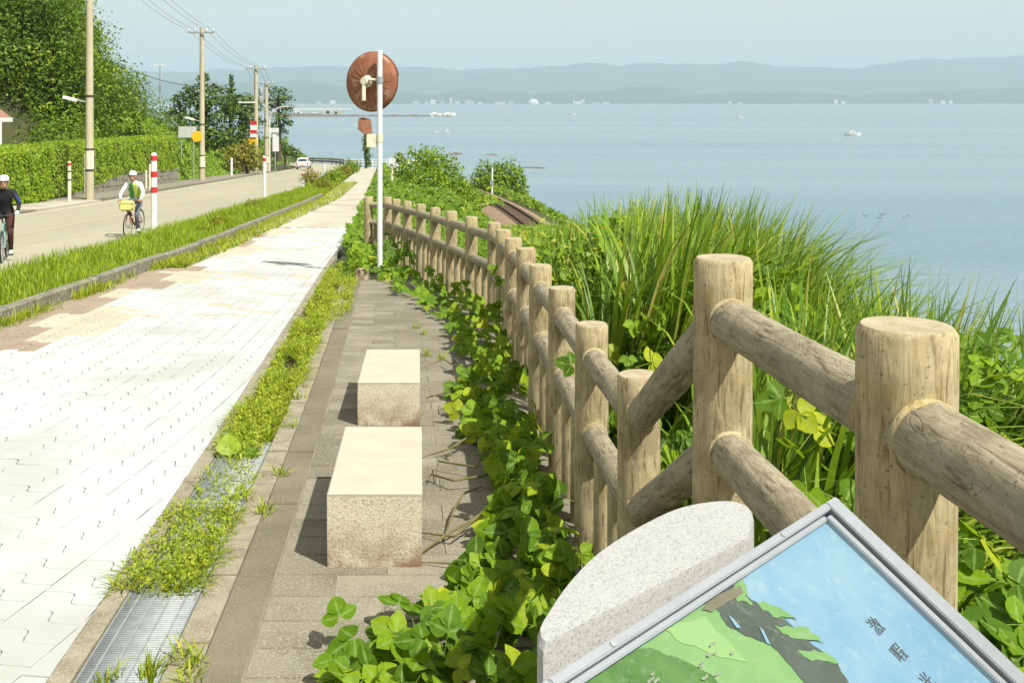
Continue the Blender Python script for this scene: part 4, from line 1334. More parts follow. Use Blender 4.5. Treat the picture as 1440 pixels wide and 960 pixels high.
m = MB(); m.box(hx-5, hx-3.4, hd+0.55, hd+0.62, zr-2.2, zr-1.0); m.build('window', M['glass'], h)

# ------------------------------------------------------------------ white car going away
cx_, cd = (425-U0)/FP*136, 136.0
cz = float(G(136)) - 0.10
car = thing('parked_car', 'small white car seen from behind on the road near the bend', 'car', (cx_, cd, cz))
car.name = 'white_car'
def car_ring(y, prof): return [(x, y, z) for x, z in prof]
body = MB()
secs = [(0.0, 0.72, 0.30, 0.92), (0.06, 0.80, 0.26, 0.98), (0.5, 0.82, 0.24, 1.0), (2.0, 0.82, 0.24, 0.98), (3.0, 0.80, 0.25, 0.90), (3.5, 0.72, 0.3, 0.72), (3.62, 0.6, 0.38, 0.6)]
v = []
for (y, hw, zl, zu) in secs:
    v += [(-hw*0.92,y,zl),(-hw,y,(zl+zu)/2),(-hw*0.95,y,zu),(hw*0.95,y,zu),(hw,y,(zl+zu)/2),(hw*0.92,y,zl)]
f = [(k*6+j, k*6+(j+1)%6, (k+1)*6+(j+1)%6, (k+1)*6+j) for k in range(len(secs)-1) for j in range(6)] + [tuple(range(6)), tuple(range(len(secs)*6-1, len(secs)*6-7, -1))]
XFc = Matrix.Translation((cx_, cd, cz)) @ Matrix.Rotation(R(5), 4, 'Z')
body.add(v, f); body.build('body', M['white'], car, xf=XFc)
cab = MB()
v = [(-0.76,0.12,0.97),(0.76,0.12,0.97),(0.76,2.6,0.95),(-0.76,2.6,0.95),(-0.62,0.38,1.45),(0.62,0.38,1.45),(0.62,1.75,1.48),(-0.62,1.75,1.48)]
cab.add(v, [(4,5,6,7),(0,1,5,4),(1,2,6,5),(2,3,7,6),(3,0,4,7)]); cb = cab.build('cabin', M['white'], car, xf=XFc)
win = MB(); win.add([(-0.62,0.165,1.05),(0.62,0.165,1.05),(0.54,0.345,1.40),(-0.54,0.345,1.40)], [(0,1,2,3)]); win.build('rear_window', M['glass'], car, xf=XFc @ Matrix.Translation((0,-0.02,0)))
for s in (-1, 1):
    wn_ = MB(); wn_.add([(s*0.745,0.45,1.03),(s*0.75,2.35,1.01),(s*0.655,1.7,1.40),(s*0.655,0.5,1.38)], [(0,1,2,3)]); wn_.build('side_window', M['glass'], car, xf=XFc @ Matrix.Translation((s*0.012,0,0)))
    l_ = MB(); l_.box(s*0.70-0.09, s*0.70+0.09, -0.025, 0.05, 0.68, 0.90); l_.build('tail_light', M['red'], car, xf=XFc)
    for y in (0.6, 2.95):
        w_ = MB(); w_.cyl((s*0.62,y,0.29),(s*0.83,y,0.29), 0.29, seg=20); tw = w_.build('wheel', M['dark'], car, xf=XFc)
        w2 = MB(); w2.cyl((s*0.82,y,0.29),(s*0.838,y,0.29), 0.17, seg=16); w2.build('rim', M['steel'], tw, xf=XFc)
b_ = MB(); b_.box(-0.78,0.78,-0.06,0.05,0.28,0.52); b_.build('bumper', pmat('grey_bumper',(0.16,0.16,0.17),(0.2,0.2,0.2),6,0.6), car, xf=XFc)
b_ = MB(); b_.box(-0.17,0.17,-0.075,-0.055,0.56,0.72); b_.build('number_plate', M['yellow'], car, xf=XFc)

# ------------------------------------------------------------------ guard rail and small fences at the bend
gr = thing('guard_rail', 'long low metal guard rail where the road bends along the shore', 'guard rail', (-30, 160, float(G(160))))
gp = [(-21.9,149.5),(-24.8,157),(-29,166),(-37,175),(-48,181.5),(-62,186)]
pts = [(x,y,float(G(y))+0.35) for x,y in gp]
for dz in (0.0, 0.42):
    m = MB(); m.tube([(p[0],p[1],p[2]+dz) for p in pts], 0.16, 8); m.build('beam', M['kerbstone'], gr)
for i in range(len(pts)-1):
    for k in range(4):
        p = Vector(pts[i]).lerp(Vector(pts[i+1]), k/4)
        m = MB(); m.cyl((p.x,p.y,p.z-1.0),(p.x,p.y,p.z+0.6), 0.09, seg=8); m.build('post', M['kerbstone'], gr)
wf = thing('white_railing', 'low white railing at the far end of the footpath', 'railing', (-19, 149, float(G(149))))
z = float(G(149))
for h_ in (0.35, 0.75, 1.1):
    m = MB(); m.cyl((-24.2,149.3,z+h_),(-16.2,149.3,z+h_), 0.05, seg=8); m.build('rail', M['white'], wf)
for k in range(9):
    m = MB(); m.cyl((-24.2+k,149.3,z-0.5),(-24.2+k,149.3,z+1.15), 0.06, seg=8); m.build('post', M['white'], wf)
# ivy pole with brown box panel at the path's end
ix, iy = (514.5-U0)/FP*139, 139.0
iz = float(G(139))
ip = thing('ivy_pole', 'ivy-wrapped pole with a rust-brown hooded panel on top', 'pole', (ix, iy, iz))
m = MB(); m.cyl((ix,iy,iz-0.5),(ix,iy,P3(0,166,139)[2]), 0.20, 0.16, 12); m.build('shaft', M['polecon'], ip)
a_, c_ = P3(503.5,166,138.7), P3(521.5,189,138.7)
m = MB(); m.add([(a_[0]+0.1,138.5,a_[2]),(a_[0]+0.75,138.3,a_[2]+0.05),(c_[0]-0.05,138.5,a_[2]-0.2),(c_[0]+0.15,138.5,c_[2]+0.1),(a_[0]+0.9,138.3,c_[2]),(a_[0],138.5,a_[2]-1.55),
                 (a_[0]+0.1,139.2,a_[2]),(a_[0]+0.75,139.4,a_[2]+0.05),(c_[0]-0.05,139.2,a_[2]-0.2),(c_[0]+0.15,139.2,c_[2]+0.1),(a_[0]+0.9,139.4,c_[2]),(a_[0],139.2,a_[2]-1.55)],
                [(5,4,3,2,1,0),(6,7,8,9,10,11)] + [(i,(i+1)%6,6+(i+1)%6,6+i) for i in range(6)]); m.build('panel', M['orange'], ip, sharp=10)
# solar bollard by the path
b0 = P3(551, 262, 62); t = thing('bollard_light', 'slim pale bollard light with a white square head by the vine mound', 'bollard', b0)
m = MB(); m.cyl((b0[0],62,b0[2]-1.0),(b0[0],62,P3(0,230,62)[2]), 0.10, 0.085, 12); m.build('shaft', M['cream'], t)
zt = P3(0,226,62)[2]; m = MB(); m.box(b0[0]-0.16,b0[0]+0.16,61.84,62.16,zt-0.18,zt+0.14); m.build('head', M['white'], t)
lf = thing('low_rail', 'low cream rail half hidden in the top of the vine mound', 'railing', P3(575,228,66))
for h_ in (226, ):
    a_, c_ = P3(556,h_,66), P3(590,h_+0.5,66)
    m = MB(); m.cyl(a_, c_, 0.07, seg=8); m.build('rail', M['cream'], lf)
for u in (558, 574, 589):
    p = P3(u,226,66); m = MB(); m.cyl((p[0],66,p[2]-1.2),(p[0],66,p[2]+0.1), 0.07, seg=8); m.build('post', M['cream'], lf)

# ------------------------------------------------------------------ breakwater, rocks, boats, town
bw = thing('breakwater', 'low stone breakwater with a pale block heap at its tip', 'breakwater', P3(520,165,1080))
def sea_d(v): return -SEA*FP/(v-V0)
d_ = 1105.0
xa, xb = (380-U0)/FP*d_, (606-U0)/FP*d_
m = MB(); n = 30
v, f = [], []
for i in range(n+1):
    x = xa + (xb-xa)*i/n
    h = 1.7 + 0.5*math.sin(i*1.7) + (2.6*max(0, 1-i/16))
    v += [(x,d_-9,SEA-1),(x,d_-4,SEA+h),(x,d_+4,SEA+h),(x,d_+9,SEA-1)]
f = [(k*4+j, k*4+4+j, k*4+5+j, k*4+1+j) for k in range(n) for j in range(3)] + [(n*4,n*4+1,n*4+2,n*4+3)]
m.add(v, f); m.build('mole', M['rock'], bw)
for k in range(26):
    x = xa + (xb-xa)*(1.0 + 0.155*random.random()); y = d_ + random.uniform(-8, 8); s = random.uniform(1.2, 2.6)
    b_ = MB(); b_.obox((x,y,SEA+s*0.5+random.uniform(0,1.4)), Vector((1,random.uniform(-.5,.5),random.uniform(-.3,.3))).normalized(), Vector((0,1,0.2)).normalized(), Vector((0.1,-0.2,1)).normalized(), s, s*0.8, s*0.6); b_.build('armour_block', M['wallw'] if k % 3 else M['farpath'], bw)
for k in range(10):
    x = xa + (xb-xa)*(0.08+0.36*random.random())
    b_ = MB(); b_.box(x-2.2, x+2.2, d_+3, d_+6, SEA+3.0, SEA+random.uniform(4.5,6.5)); b_.build('shed', M['wallw'] if k % 2 else M['farpath'], bw)
b2 = MB(); d2 = 2050.0
b2.box((395-U0)/FP*d2, (492-U0)/FP*d2, d2-15, d2+15, SEA-1, SEA+2.2); o = b2.build('sand_spit', pmat('pale_sand',(0.60,0.56,0.46),(0.5,0.47,0.38),0.01,0.95,'World')); tag(o, 'pale thin sand spit beyond the stone breakwater', 'sand spit')

def rock(label, u, v, w, h):
    d = sea_d(v); x = (u-U0)/FP*d; W = w/FP*d; H = h/FP*d
    m = MB()
    for k in range(5):
        m.sphere((x+random.uniform(-.4,.4)*W, d+random.uniform(-2,2), SEA), 1.0, 9, 6, (W*random.uniform(.2,.35), 2.2, H*random.uniform(.5,1)))
    bm_ = m.build('sea_rock', M['rock']); tag(bm_, label, 'rock', 'rocks off the shore')
rock('brown shore rocks beside the top of the vine mound', 640, 217, 16, 3.5)
rock('low dark rocks off the round bush above the track', 750, 236, 40, 0.8)
rock('flat dark rock ledge between the two clumps of shore rocks', 692, 217.5, 18, 0.7)

def boat(label, u, v, L_px, kind):
    d = sea_d(v); L = L_px/FP*d
    x = (u-U0)/FP*d
    t = thing('boat', label, 'boat', (x, d, SEA))
    m = MB(); h = L*0.16
    secs = [(-0.5,0.30,0.9),(-0.25,0.36,0.9),(0.15,0.34,1.0),(0.38,0.2,1.15),(0.5,0.02,1.3)]
    v_ = []
    for s, w, k in secs:
        v_ += [(x+s*L, d-w*L*0.5, SEA+h*k),(x+s*L*0.97, d-w*L*0.25, SEA-0.2),(x+s*L*0.97, d+w*L*0.25, SEA-0.2),(x+s*L, d+w*L*0.5, SEA+h*k)]
    f_ = [(k*4+j, k*4+4+j, k*4+4+(j+1)%4, k*4+(j+1)%4) for k in range(4) for j in range(4)] + [(0,1,2,3)]
    m.add(v_, f_); m.build('hull', M['white'], t)
    if kind == 'motor':
        m = MB(); v0 = SEA+h*0.9; m.add([(x-L*0.22,d-L*0.12,v0),(x+L*0.16,d-L*0.12,v0),(x+L*0.16,d+L*0.12,v0),(x-L*0.22,d+L*0.12,v0),(x-L*0.18,d-L*0.1,v0+L*0.14),(x+L*0.07,d-L*0.1,v0+L*0.14),(x+L*0.07,d+L*0.1,v0+L*0.14),(x-L*0.18,d+L*0.1,v0+L*0.14)],
              [(4,5,6,7),(0,1,5,4),(1,2,6,5),(2,3,7,6),(3,0,4,7)]); m.build('cabin', M['white'], t)
        m = MB(); m.box(x-L*0.14,x+L*0.06,d-L*0.125,d-L*0.121,v0+L*0.05,v0+L*0.1); m.build('window', M['glass'], t)
        m = MB(); m.cyl((x-L*0.1,d,v0+L*0.14),(x-L*0.1,d,v0+L*0.26), L*0.008, seg=6); m.build('mast', M['white'], t)
    else:
        m = MB(); m.cyl((x,d,SEA+h),(x,d,SEA+L*1.25), L*0.02, seg=6); m.build('mast', M['white'], t)
        m = MB(); m.add([(x-L*0.03,d,SEA+L*1.2),(x-L*0.42,d+L*0.06,SEA+h*1.8),(x-L*0.03,d,SEA+h*1.8)], [(0,1,2)]); m.build('sail', M['white'], t)
boat('white motor boat alone on the open water', 1199, 191, 22, 'motor')
boat('small white boat on the water below the tall chimney', 805, 161.5, 9, 'motor')
boat('tiny white boat on the water in line with the fence post', 1040, 166, 10, 'motor')
boat('small white sailing boat past the tip of the breakwater', 629, 187, 6, 'sail')
boat('small low boat next to the sailing boat', 613, 186.5, 7, 'motor')
boat('white boat just beside the brown hooded panel', 498, 177, 8, 'motor')
def dark_float(label, u, v, w):
    d = sea_d(v); x = (u-U0)/FP*d; W = w/FP*d
    m = MB()
    for k in range(7):
        m.sphere((x+W*((k/6)**1.6-0.5), d+math.sin(k*2.1)*2.5, SEA+0.01), 0.10, 8, 6, (3.2+2*math.sin(k*3.7),1.2,0.5))
    o = m.build('buoy_line', M['dark']); tag(o, label, 'buoys')
dark_float('short dark line of floats on the water beyond the tall grass', 1248, 303.5, 60)

bl = [(585,9,4,'wide white'),(600,5,3,''),(609,7,6,''),(622,4,4,''),(634,3,8,''),(643,6,4,''),(660,12,5,''),(675,6,3,''),(703,14,3,''),(718,8,4,''),(750,16,7,'dome'),(771,8,3,''),(806,2,15,'chimney'),(813,14,4,''),(820,3,6,''),(838,10,3,''),(852,9,2.5,''),(1026,4,4,''),(1040,5,3,''),(1175,5,6,''),(1185,6,4,''),(1308,6,7,''),(1325,7,5,''),(1336,5,5,''),(448,6,4,''),(468,8,5,'')]
where = {750:'broad white dome building on the far shore under the hills',806:'tall thin white chimney on the far shore',1175:'small white block on the far shore across from the lone motor boat'}
M['farwall'] = pmat('far_white_wall', (0.50,0.50,0.49),(0.44,0.44,0.43),0.02,0.9,'World'); M['farwall2'] = pmat('far_grey_wall', (0.36,0.37,0.37),(0.31,0.32,0.32),0.02,0.9,'World')
def far_label(u):
    od = ['first','second','third','fourth','fifth','sixth','seventh','eighth','ninth','tenth','eleventh','twelfth','thirteenth']
    us = sorted(b[0] for b in bl)
    if u < 500: return 'pale far-shore building beside the mirror, the %s one out from its rim' % od[[468,448].index(u)]
    if u < 750: return '%s pale far-shore building counted from the white dome towards the mirror' % od[[q for q in us if 500 < q < 750][::-1].index(u)]
    if u < 806: return 'low pale building between the white dome and the tall chimney'
    if u < 900: return '%s pale far-shore building past the tall chimney, going away from the dome' % od[[q for q in us if 806 < q < 900].index(u)]
    if u < 1100: return '%s of two pale specks on the shore above the tall grass top' % od[[1026,1040].index(u)]
    if u < 1250: return 'wider of the two white blocks above the lone motor boat'
    return '%s building of the pale far-shore trio nearest the right edge' % od[[1308,1325,1336].index(u)]
for k,(u,w,h_,kd) in enumerate(bl):
    d = 6020.0; x = (u-U0)/FP*d; W = w/FP*d; H = h_/FP*d
    z0 = SEA
    lab = where.get(u) or far_label(u)
    m = MB()
    if kd == 'dome':
        m.sphere((x,d,z0+3), 1.0, 16, 8, (W/2, 20, H)); 
    elif kd == 'chimney':
        m.cyl((x,d,z0),(x,d,z0+H), W*0.45, W*0.3, 10)
    else:
        m.box(x-W/2,x+W/2,d-12,d+12,z0,z0+H*0.75); m.add([(x-W/2,d-13,z0+H*0.75),(x+W/2,d-13,z0+H*0.75),(x+W/2,d+13,z0+H*0.75),(x-W/2,d+13,z0+H*0.75),(x-W/2,d,z0+H),(x+W/2,d,z0+H)], [(0,1,5,4),(2,3,4,5),(1,2,5),(3,0,4)])
    o = m.build('distant_building', M['farwall'] if k % 3 else M['farwall2'])
    tag(o, lab, 'building', 'buildings along the far shore' if u not in where else None)

# ------------------------------------------------------------------ bicycles and riders
def bicycle(label, x, y, rz, frame_mat, bag=None, fork_mat=None):
    z = float(G(y)) - 0.10
    t = thing('bicycle', label, 'bicycle', (x, y, z))
    XF = Matrix.Translation((x, y, z)) @ Matrix.Rotation(rz, 4, 'Z') @ Matrix.Scale(0.925, 4)        # rides towards -Y
    wr = 0.335
    fy, ry = -0.52, 0.50
    for yy in (fy, ry):
        m = MB(); m.torus((0,yy,wr), (1,0,0), wr-0.018, 0.018, 32, 8); w = m.build('wheel', M['dark'], t, xf=XF)
        m = MB(); m.torus((0,yy,wr), (1,0,0), wr-0.042, 0.010, 28, 6); m.build('rim', M['steel'], w, xf=XF)
        m = MB()
        for k in range(14):
            a = 2*math.pi*k/14
            m.cyl((0.02*(-1)**k,yy,wr),(0,yy+math.cos(a)*(wr-0.045),wr+math.sin(a)*(wr-0.045)), 0.0022, seg=4)
        m.build('spokes', M['steel'], w, xf=XF)
        m = MB(); m.cyl((-0.05,yy,wr),(0.05,yy,wr), 0.022, seg=10); m.build('hub', M['steel'], w, xf=XF)
    bb = (0,0.06,0.28); head = (0,-0.36,0.80); headb = (0,-0.40,0.64); seat = (0,0.24,0.86); drop = (0,ry,wr)
    m = MB()
    for a_, b_, r_ in ((bb,headb,0.020),(head,(0,0.20,0.74),0.017),(bb,seat,0.017),(head,headb,0.022)): m.tube([a_, b_], r_, 8)
    for s in (-1,1):
        m.tube([(s*0.02,bb[1],bb[2]),(s*0.06,ry,wr)], 0.010, 6); m.tube([(s*0.015,0.19,0.70),(s*0.06,ry,wr)], 0.009, 6)
    m.build('frame', frame_mat, t, xf=XF)
    m = MB()
    for s in (-1,1): m.tube([(s*0.035,headb[1],headb[2]),(s*0.055,-0.46,0.5),(s*0.055,fy,wr)], [0.016,0.014,0.010], 8)
    m.build('fork', fork_mat or frame_mat, t, xf=XF)
    m = MB(); m.tube([(-0.29,-0.34,0.98),(-0.16,-0.42,0.97),(0,-0.43,0.95),(0.16,-0.42,0.97),(0.29,-0.34,0.98)], 0.013, 8); m.tube([(0,-0.36,0.80),(0,-0.42,0.95)], 0.016, 8); m.build('handlebar', M['dark'], t, xf=XF)
    m = MB(); m.sphere((0,0.26,0.90), 1.0, 12, 6, (0.075,0.14,0.03)); m.build('saddle', M['dark'], t, xf=XF)
    m = MB(); m.torus((0.05,0.06,0.28), (1,0,0), 0.095, 0.006, 24, 6)
    m.tube([(0.06,0.06,0.28),(0.075,-0.02,0.13)], 0.010, 6); m.tube([(-0.06,0.06,0.28),(-0.075,0.14,0.43)], 0.010, 6); m.build('crank', M['steel'], t, xf=XF)
    for p in ((0.12,-0.02,0.12),(-0.12,0.14,0.44)):
        m = MB(); m.box(p[0]-0.05,p[0]+0.05,p[1]-0.04,p[1]+0.04,p[2]-0.012,p[2]+0.012); m.build('pedal', M['dark'], t, xf=XF)
    if bag is not None:
        m = MB(); m.box(-0.18,0.18,-0.66,-0.47,0.74,1.0)
        ob = m.build('handlebar_bag', bag, t, xf=XF)
        bm = bmesh.new(); bm.from_mesh(ob.data); bmesh.ops.bevel(bm, geom=list(bm.edges), offset=0.035, segments=3, affect='EDGES'); bm.to_mesh(ob.data); bm.free()
        m = MB(); m.box(-0.183,0.183,-0.664,-0.47,0.925,0.94); m.build('bag_seam', M['olive_cloth'], ob, xf=XF)
    return t, XF

M['skin'] = pmat('skin', (0.48,0.27,0.18), (0.42,0.23,0.15), 8, 0.55)
M['olive_cloth'] = pmat('olive_cloth', (0.30,0.28,0.09),(0.24,0.22,0.07), 10, 0.9)
cloth = lambda n, c: pmat(n, c, tuple(x*0.75 for x in c), 14, 0.85, bscale=40, bstr=0.3, bdist=0.01)
def person(label, XF, cols, vest=None, sleeves=None, wide=1.0):
    """seated rider; local frame of the bicycle, facing -Y"""
    loc = XF @ Vector((0, 0.2, 0))
    t = thing('person', label, 'person', tuple(loc))
    J = {}
    def j(n, x, y, z, r): J[n] = (Vector((x,y,z)), r)
    j('pelvis',0,0.20,0.96,0.125*wide); j('waist',0,0.13,1.10,0.125*wide); j('chest',0,0.02,1.30,0.145*wide); j('upper',0,-0.04,1.40,0.125*wide); j('neck',0,-0.06,1.47,0.055); j('headb',0,-0.085,1.53,0.062)
    for s, n in ((1,'R'),(-1,'L')):
        j('sh'+n, s*0.17,-0.04,1.39,0.068); j('el'+n, s*0.29,-0.16,1.17,0.046); j('wr'+n, s*0.265,-0.31,1.01,0.033); j('ha'+n, s*0.262,-0.355,0.995,0.036)
        j('hip'+n, s*0.095,0.16,0.92,0.098)
    j('knR', 0.13,-0.22,0.60,0.062); j('caR',0.125,-0.12,0.42,0.058); j('anR', 0.12,0.02,0.20,0.040); j('toR', 0.12,-0.10,0.15,0.036)
    j('knL',-0.15,-0.19,0.86,0.064); j('caL',-0.135,-0.06,0.68,0.058); j('anL',-0.12,0.16,0.52,0.040); j('toL',-0.12,0.04,0.465,0.036)
    edges = [('pelvis','waist'),('waist','chest'),('chest','upper'),('upper','neck'),('neck','headb')]
    for n in 'RL':
        edges += [('upper','sh'+n),('sh'+n,'el'+n),('el'+n,'wr'+n),('wr'+n,'ha'+n),('pelvis','hip'+n),('hip'+n,'kn'+n),('kn'+n,'ca'+n),('ca'+n,'an'+n),('an'+n,'to'+n)]
    names = list(J)
    me = bpy.data.meshes.new('body')
    me.from_pydata([tuple(J[n][0]) for n in names], [(names.index(a), names.index(b)) for a, b in edges], [])
    o = bpy.data.objects.new('body', me); col.objects.link(o)
    sk = o.modifiers.new('skin', 'SKIN'); sk.use_smooth_shade = True
    for i, n in enumerate(names):
        sv = me.skin_vertices[0].data[i]; sv.radius = (J[n][1], J[n][1]*(0.8 if n in ('chest','waist','upper') else 1)); sv.use_root = (n == 'pelvis')
    ss = o.modifiers.new('sub', 'SUBSURF'); ss.levels = 2; ss.render_levels = 2
    bpy.context.view_layer.update()
    dg = bpy.context.evaluated_depsgraph_get()
    nm = bpy.data.meshes.new_from_object(o.evaluated_get(dg))
    bpy.data.objects.remove(o)
    V = np.array([tuple(v.co) for v in nm.vertices]); F = [tuple(p.vertices) for p in nm.polygons]
    # five bent fingers round each grip
    fb = MB()
    for s in (1,-1):
        for k in range(4):
            y = -0.362; x = s*(0.232+0.02*k); L_ = (0.036,0.042,0.040,0.032)[k]
            fb.tube([(x,y+0.01,1.005),(x,y-0.028,1.0),(x,y-0.034,0.97),(x,y-0.012,0.965-L_*0.2)], [0.0105,0.010,0.009,0.007], 6)
        fb.tube([(s*0.235,-0.335,0.99),(s*0.222,-0.345,0.972),(s*0.222,-0.365,0.962)], [0.012,0.0105,0.008], 6)
    # head with jaw, nose, ears
    hb = MB()
    hc = Vector((0,-0.11,1.60))
    hb.sphere(hc, 1.0, 18, 12, (0.078,0.098,0.118)); 
    hb.sphere(hc+Vector((0,-0.035,-0.062)), 1.0, 12, 8, (0.056,0.06,0.06))
    hb.tube([hc+Vector((0,-0.088,0.02)), hc+Vector((0,-0.115,-0.018)), hc+Vector((0,-0.092,-0.028))], [0.010,0.015,0.010], 6)
    for s in (-1,1): hb.sphere(hc+Vector((s*0.078,0.0,-0.005)), 1.0, 8, 6, (0.012,0.022,0.034))
    allm = MB()
    allm.add([tuple(p) for p in V], F, 0)
    nb = len(F)
    # colours by nearest bone
    segs = {'torso':[('pelvis','waist'),('waist','chest'),('chest','upper')], 'skin':[('neck','headb')],
            'sleeveR':[('upper','shR'),('shR','elR'),('elR','wrR')], 'sleeveL':[('upper','shL'),('shL','elL'),('elL','wrL')],
            'handR':[('wrR','haR')], 'handL':[('wrL','haL')],
            'legR':[('hipR','knR'),('knR','caR'),('caR','anR'),('pelvis','hipR')], 'legL':[('hipL','knL'),('knL','caL'),('caL','anL'),('pelvis','hipL')],
            'shoeR':[('anR','toR')], 'shoeL':[('anL','toL')]}
    slots = ['torso','skin','sleeveR','sleeveL','handR','handL','legR','legL','shoeR','shoeL']
    def dist(p, a, b):
        ab = b-a; t_ = max(0, min(1, (p-a).dot(ab)/ab.dot(ab))); return (p-(a+ab*t_)).length
    mi = []
    for fc in F:
        c = Vector(V[list(fc)].mean(0))
        best = min(((dist(c, J[a][0], J[b][0]) - 0.55*min(J[a][1], J[b][1]), s) for s, L in segs.items() for a, b in L))
        mi.append(slots.index(best[1]))
    allm.m = mi
    allm.add(fb.v, fb.f, slots.index('handR'))
    allm.add(hb.v, hb.f, slots.index('skin'))
    body = allm.build('body', [cols[s] for s in slots], t, sharp=None, xf=XF)
    # helmet
    h = MB()
    prof = [(0.108,0.0),(0.112,0.02),(0.108,0.05),(0.092,0.085),(0.06,0.108),(0.02,0.116)]
    n = 20; v = []
    for (r_, z_) in prof:
        for i in range(n):
            a = 2*math.pi*i/n
            ribb = 1 + 0.03*math.cos(6*a)
            v.append(hc + Vector((r_*0.88*math.cos(a)*ribb, r_*1.18*math.sin(a)*ribb, 0.035+z_)))
    f = [(k*n+i, k*n+(i+1)%n, (k+1)*n+(i+1)%n, (k+1)*n+i) for k in range(len(prof)-1) for i in range(n)] + [tuple(range((len(prof)-1)*n, len(prof)*n)), tuple(range(n-1,-1,-1))]
    h.add(v, f); hel = h.build('helmet', M['white'], t, xf=XF)
    for k in (-1,0,1):
        m = MB(); m.sphere(hc+Vector((k*0.05,-0.085,0.098)), 1.0, 8, 5, (0.012,0.03,0.014)); m.build('vent', M['dark'], hel, xf=XF)
    m = MB(); m.tube([hc+Vector((-0.082,-0.02,0.03)), hc+Vector((-0.05,-0.09,-0.10)), hc+Vector((0,-0.075,-0.125)), hc+Vector((0.05,-0.09,-0.10)), hc+Vector((0.082,-0.02,0.03))], 0.006, 5); m.build('chin_strap', M['dark'], hel, xf=XF)
    # sunglasses and mouth
    m = MB()
    for s in (-1,1): m.sphere(hc+Vector((s*0.034,-0.088,0.016)), 1.0, 10, 6, (0.030,0.016,0.019))
    m.tube([hc+Vector((-0.078,0.0,0.02)), hc+Vector((-0.06,-0.075,0.022)), hc+Vector((0.06,-0.075,0.022)), hc+Vector((0.078,0.0,0.02))], 0.005, 5)
    m.build('sunglasses', M['glass'], t, xf=XF)
    m = MB(); m.sphere(hc+Vector((0,-0.094,-0.062)), 1.0, 8, 5, (0.022,0.008,0.006)); m.build('mouth', pmat('lips',(0.30,0.10,0.08),(0.26,0.09,0.07),8,0.5), t, xf=XF)
    m = MB(); m.sphere(hc+Vector((0,0.03,-0.02)), 1.0, 14, 8, (0.081,0.078,0.075)); m.build('hair', M['dark'], t, xf=XF)
    if vest:
        for side, mt in vest:
            vv = MB()
            n = 14; rows = [(1.02,0.155,0.135),(1.12,0.150,0.125),(1.26,0.168,0.132),(1.38,0.150,0.115),(1.43,0.09,0.075)]
            v = []
            for (z_, rx, ry_) in rows:
                tt = (z_-0.96)/0.44; yc = 0.19 - 0.23*tt
                for i in range(n+1):
                    a = (-math.pi/2 + 0.10*side) + side*math.pi*0.93*i/n
                    v.append((rx*wide*math.cos(a), yc + ry_*wide*math.sin(a), z_))
            f = [(k*(n+1)+i, k*(n+1)+i+1, (k+1)*(n+1)+i+1, (k+1)*(n+1)+i) for k in range(len(rows)-1) for i in range(n)]
            vv.add(v, f); vv.build('vest_half', mt, t, xf=XF)
    if sleeves:
        m = MB(); m.tube([J['shR'][0]+Vector((0.03,-0.055,-0.03)), J['elR'][0]+Vector((0.02,-0.045,0.01))], 0.022, 8); m.build('sleeve_stripe', sleeves, t, xf=XF)
    return t
teal = pmat('teal_frame', (0.20,0.36,0.32),(0.17,0.32,0.28),8,0.4)
brown = pmat('dark_red_frame', (0.20,0.035,0.025),(0.16,0.03,0.02),8,0.4)
bk = cloth('black_cloth',(0.018,0.018,0.022)); wh = cloth('white_cloth',(0.72,0.73,0.75)); gy = cloth('grey_cloth',(0.13,0.14,0.17)); ltg = cloth('light_grey_cloth',(0.42,0.43,0.45)); dkr = cloth('dark_maroon_cloth',(0.06,0.02,0.02))
b1, X1 = bicycle('teal bicycle under the black-jacketed rider at the left edge', -9.55, 19.4, R(21), teal)
person('cyclist in black jacket, white helmet and white gloves at the left edge', X1,
       {'torso':bk,'skin':M['skin'],'sleeveR':bk,'sleeveL':bk,'handR':wh,'handL':wh,'legR':dkr,'legL':bk,'shoeR':wh,'shoeL':wh}, sleeves=cloth('blue_stripe',(0.02,0.05,0.22)), wide=1.12)
b2_, X2_ = bicycle('dark red bicycle with a yellow handlebar bag', -9.27, 25.3, R(2), brown, pmat('yellow_bag',(0.62,0.58,0.20),(0.55,0.50,0.17),8,0.8))
gv_ = cloth('green_vest',(0.07,0.36,0.05)); yv = cloth('lime_vest',(0.50,0.62,0.10))
person('cyclist in white shirt, green vest and white helmet riding with yellow bag', X2_,
       {'torso':wh,'skin':M['skin'],'sleeveR':wh,'sleeveL':wh,'handR':M['skin'],'handL':gy,'legR':gy,'legL':gy,'shoeR':wh,'shoeL':wh}, vest=[(-1,gv_),(1,yv)])

# ------------------------------------------------------------------ foliage builders
def frames(nrm, spin):
    nrm = nrm/np.linalg.norm(nrm, axis=1, keepdims=True)
    ref_ = np.where(np.abs(nrm[:, 2:3]) < 0.9, np.array([[0, 0, 1.0]]), np.array([[1.0, 0, 0]]))
    a = np.cross(ref_, nrm); a /= np.linalg.norm(a, axis=1, keepdims=True)
    b = np.cross(nrm, a)
    c, s = np.cos(spin)[:, None], np.sin(spin)[:, None]
    return a*c + b*s, -a*s + b*c, nrm

CARD_V = np.array([(0,-0.5,0),(0.27,-0.05,0.07),(0,0.5,0),(-0.27,-0.05,0.07)])
CARD_F = np.array([(0,1,2),(0,2,3)])
NEED_V = np.array([(0,-0.5,0),(0.10,0,0.05),(0,0.5,0),(-0.10,0,0.05)])

